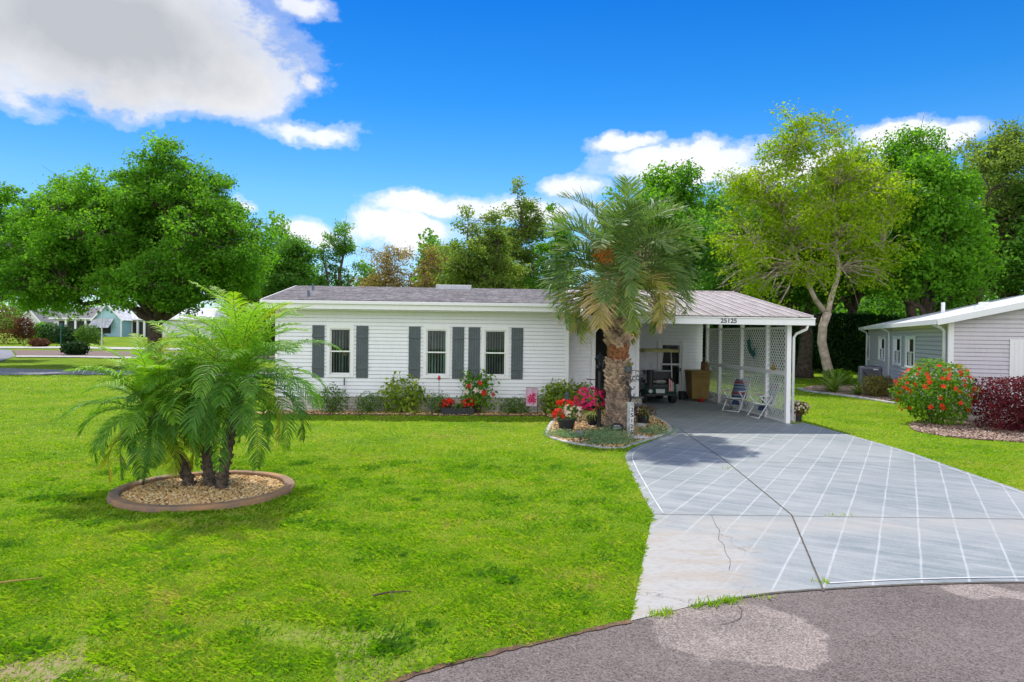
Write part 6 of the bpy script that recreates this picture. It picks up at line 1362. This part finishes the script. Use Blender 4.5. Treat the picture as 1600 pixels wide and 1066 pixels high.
    # blue-grey bowl pedestal left of the column: groundcover clumps
    for i, (px, py, rx, ry, h, n) in enumerate([(876, 683, .42, .26, .14, 1500), (896, 686, .34, .2, .12, 1100), (927, 686, .40, .30, .17, 1700), (950, 683, .45, .30, .2, 2000), (942, 696, .40, .2, .14, 1400), (970, 694, .42, .24, .16, 1600), (1022, 679, .50, .34, .17, 2000)]):
        labs = ['blue green groundcover clump at the left tip of the palm bed', 'blue green groundcover clump around the grey rock', 'blue green groundcover clump at the foot of the lamp post', 'thick blue green groundcover clump between lamp post and palm trunk', 'low blue green groundcover clump at the front edge of the bed', 'blue green groundcover clump in front of the number post', 'rounded blue green groundcover clump by the driveway, right of the slab']
        q = gr(px, py); t = thing('groundcover_plant', labs[i], 'plant', (q.x, q.y, .02), 0, 'blue green groundcover in the palm bed'); foliage('foliage', t, LM['bluegreen'], (0, 0, .02), (rx, ry, h), n*2, .035, asp=.35, seed=400+i, zmin=0, lump=.3)
    # pale pots outside the post
    p = gr(1233, 660); t = thing('planter', 'small pinkish clay pot tucked against the carport post', 'planter', (p.x, p.y, .012)); pot(0, 0, .13, .24, 'claypink', t); foliage('foliage', t, LM['rust'], (0, 0, .28), (.12, .12, .1), 120, .05, seed=9)
    # low stone pedestal left of stone column (bird bath slabs)
    p = gr(992, 655); t = thing('bird_bath', 'stacked stone pedestal with a blue grey slab top right of the palm trunk', 'bird bath', (p.x, p.y, .02)); m = MB(); m.box(-.22, .22, -.15, .15, 0, .34); m.build('pedestal', M['ledge'], t, bevel=.02); m = MB(); m.box(-.28, .28, -.2, .2, .342, .39); m.build('slab', M['bluestone'], t, bevel=.012)
    # leaves and twig litter on the lawn
    q = gr(612, 940); m = MB(); m.tube([(-.16, 0, .03), (-.02, .03, .05), (.15, .09, .035)], [.009, .008, .004], 5); m.tube([(-.02, .03, .05), (.03, -.05, .04)], [.006, .003], 5); o = m.build('fallen_twig', M['twig']); o.location = (q.x, q.y, .02); tag(o, 'small fallen twig on the lawn left of the driveway', 'twig')
    q = gr(20, 920); m = MB(); m.tube([(-.25, -.1, .04), (0, 0, .05), (.2, .12, .04)], [.008, .01, .004], 5); o = m.build('fallen_frond', M['brass']); o.location = (q.x, q.y, .02); tag(o, 'dry tan frond piece lying on the grass at the left edge', 'twig')
    # far left: lamp post and flagpole, white wall piece
    x, y = gt(95, 540); z = terr(x, y); t = thing('lamp_post', 'distant dark green lamp post among the hedges on the left', 'lamp post', (x, y, z)); h = at(95, 506, y).z-z; m = MB(); m.lathe([(.10, 0), (.06, .2), (.05, h-.5)], n=8); m.build('post', M['teal'], t); m = MB(); m.lathe([(.08, h-.5), (.16, h-.2), (.05, h)], n=6); m.build('lantern', M['teal'], t)
    x, y = gt(159, 548); z = terr(x, y); t = thing('flagpole', 'thin white flagpole in front of the blue cottage', 'flagpole', (x, y, z)); h = at(159, 474, y).z-z; m = MB(); m.tube([(0, 0, 0), (0, 0, h)], [.07, .045], 8); m.build('pole', M['alu'], t); m = MB(); m.ell((0, 0, h), (.08, .08, .08), 8, 6); m.build('finial', M['brass'], t)
    # pole-like palm trunk and dead palm far left
M['claypink'] = simple('pink_clay', (.48, .27, .22), .8, .15)
bits()
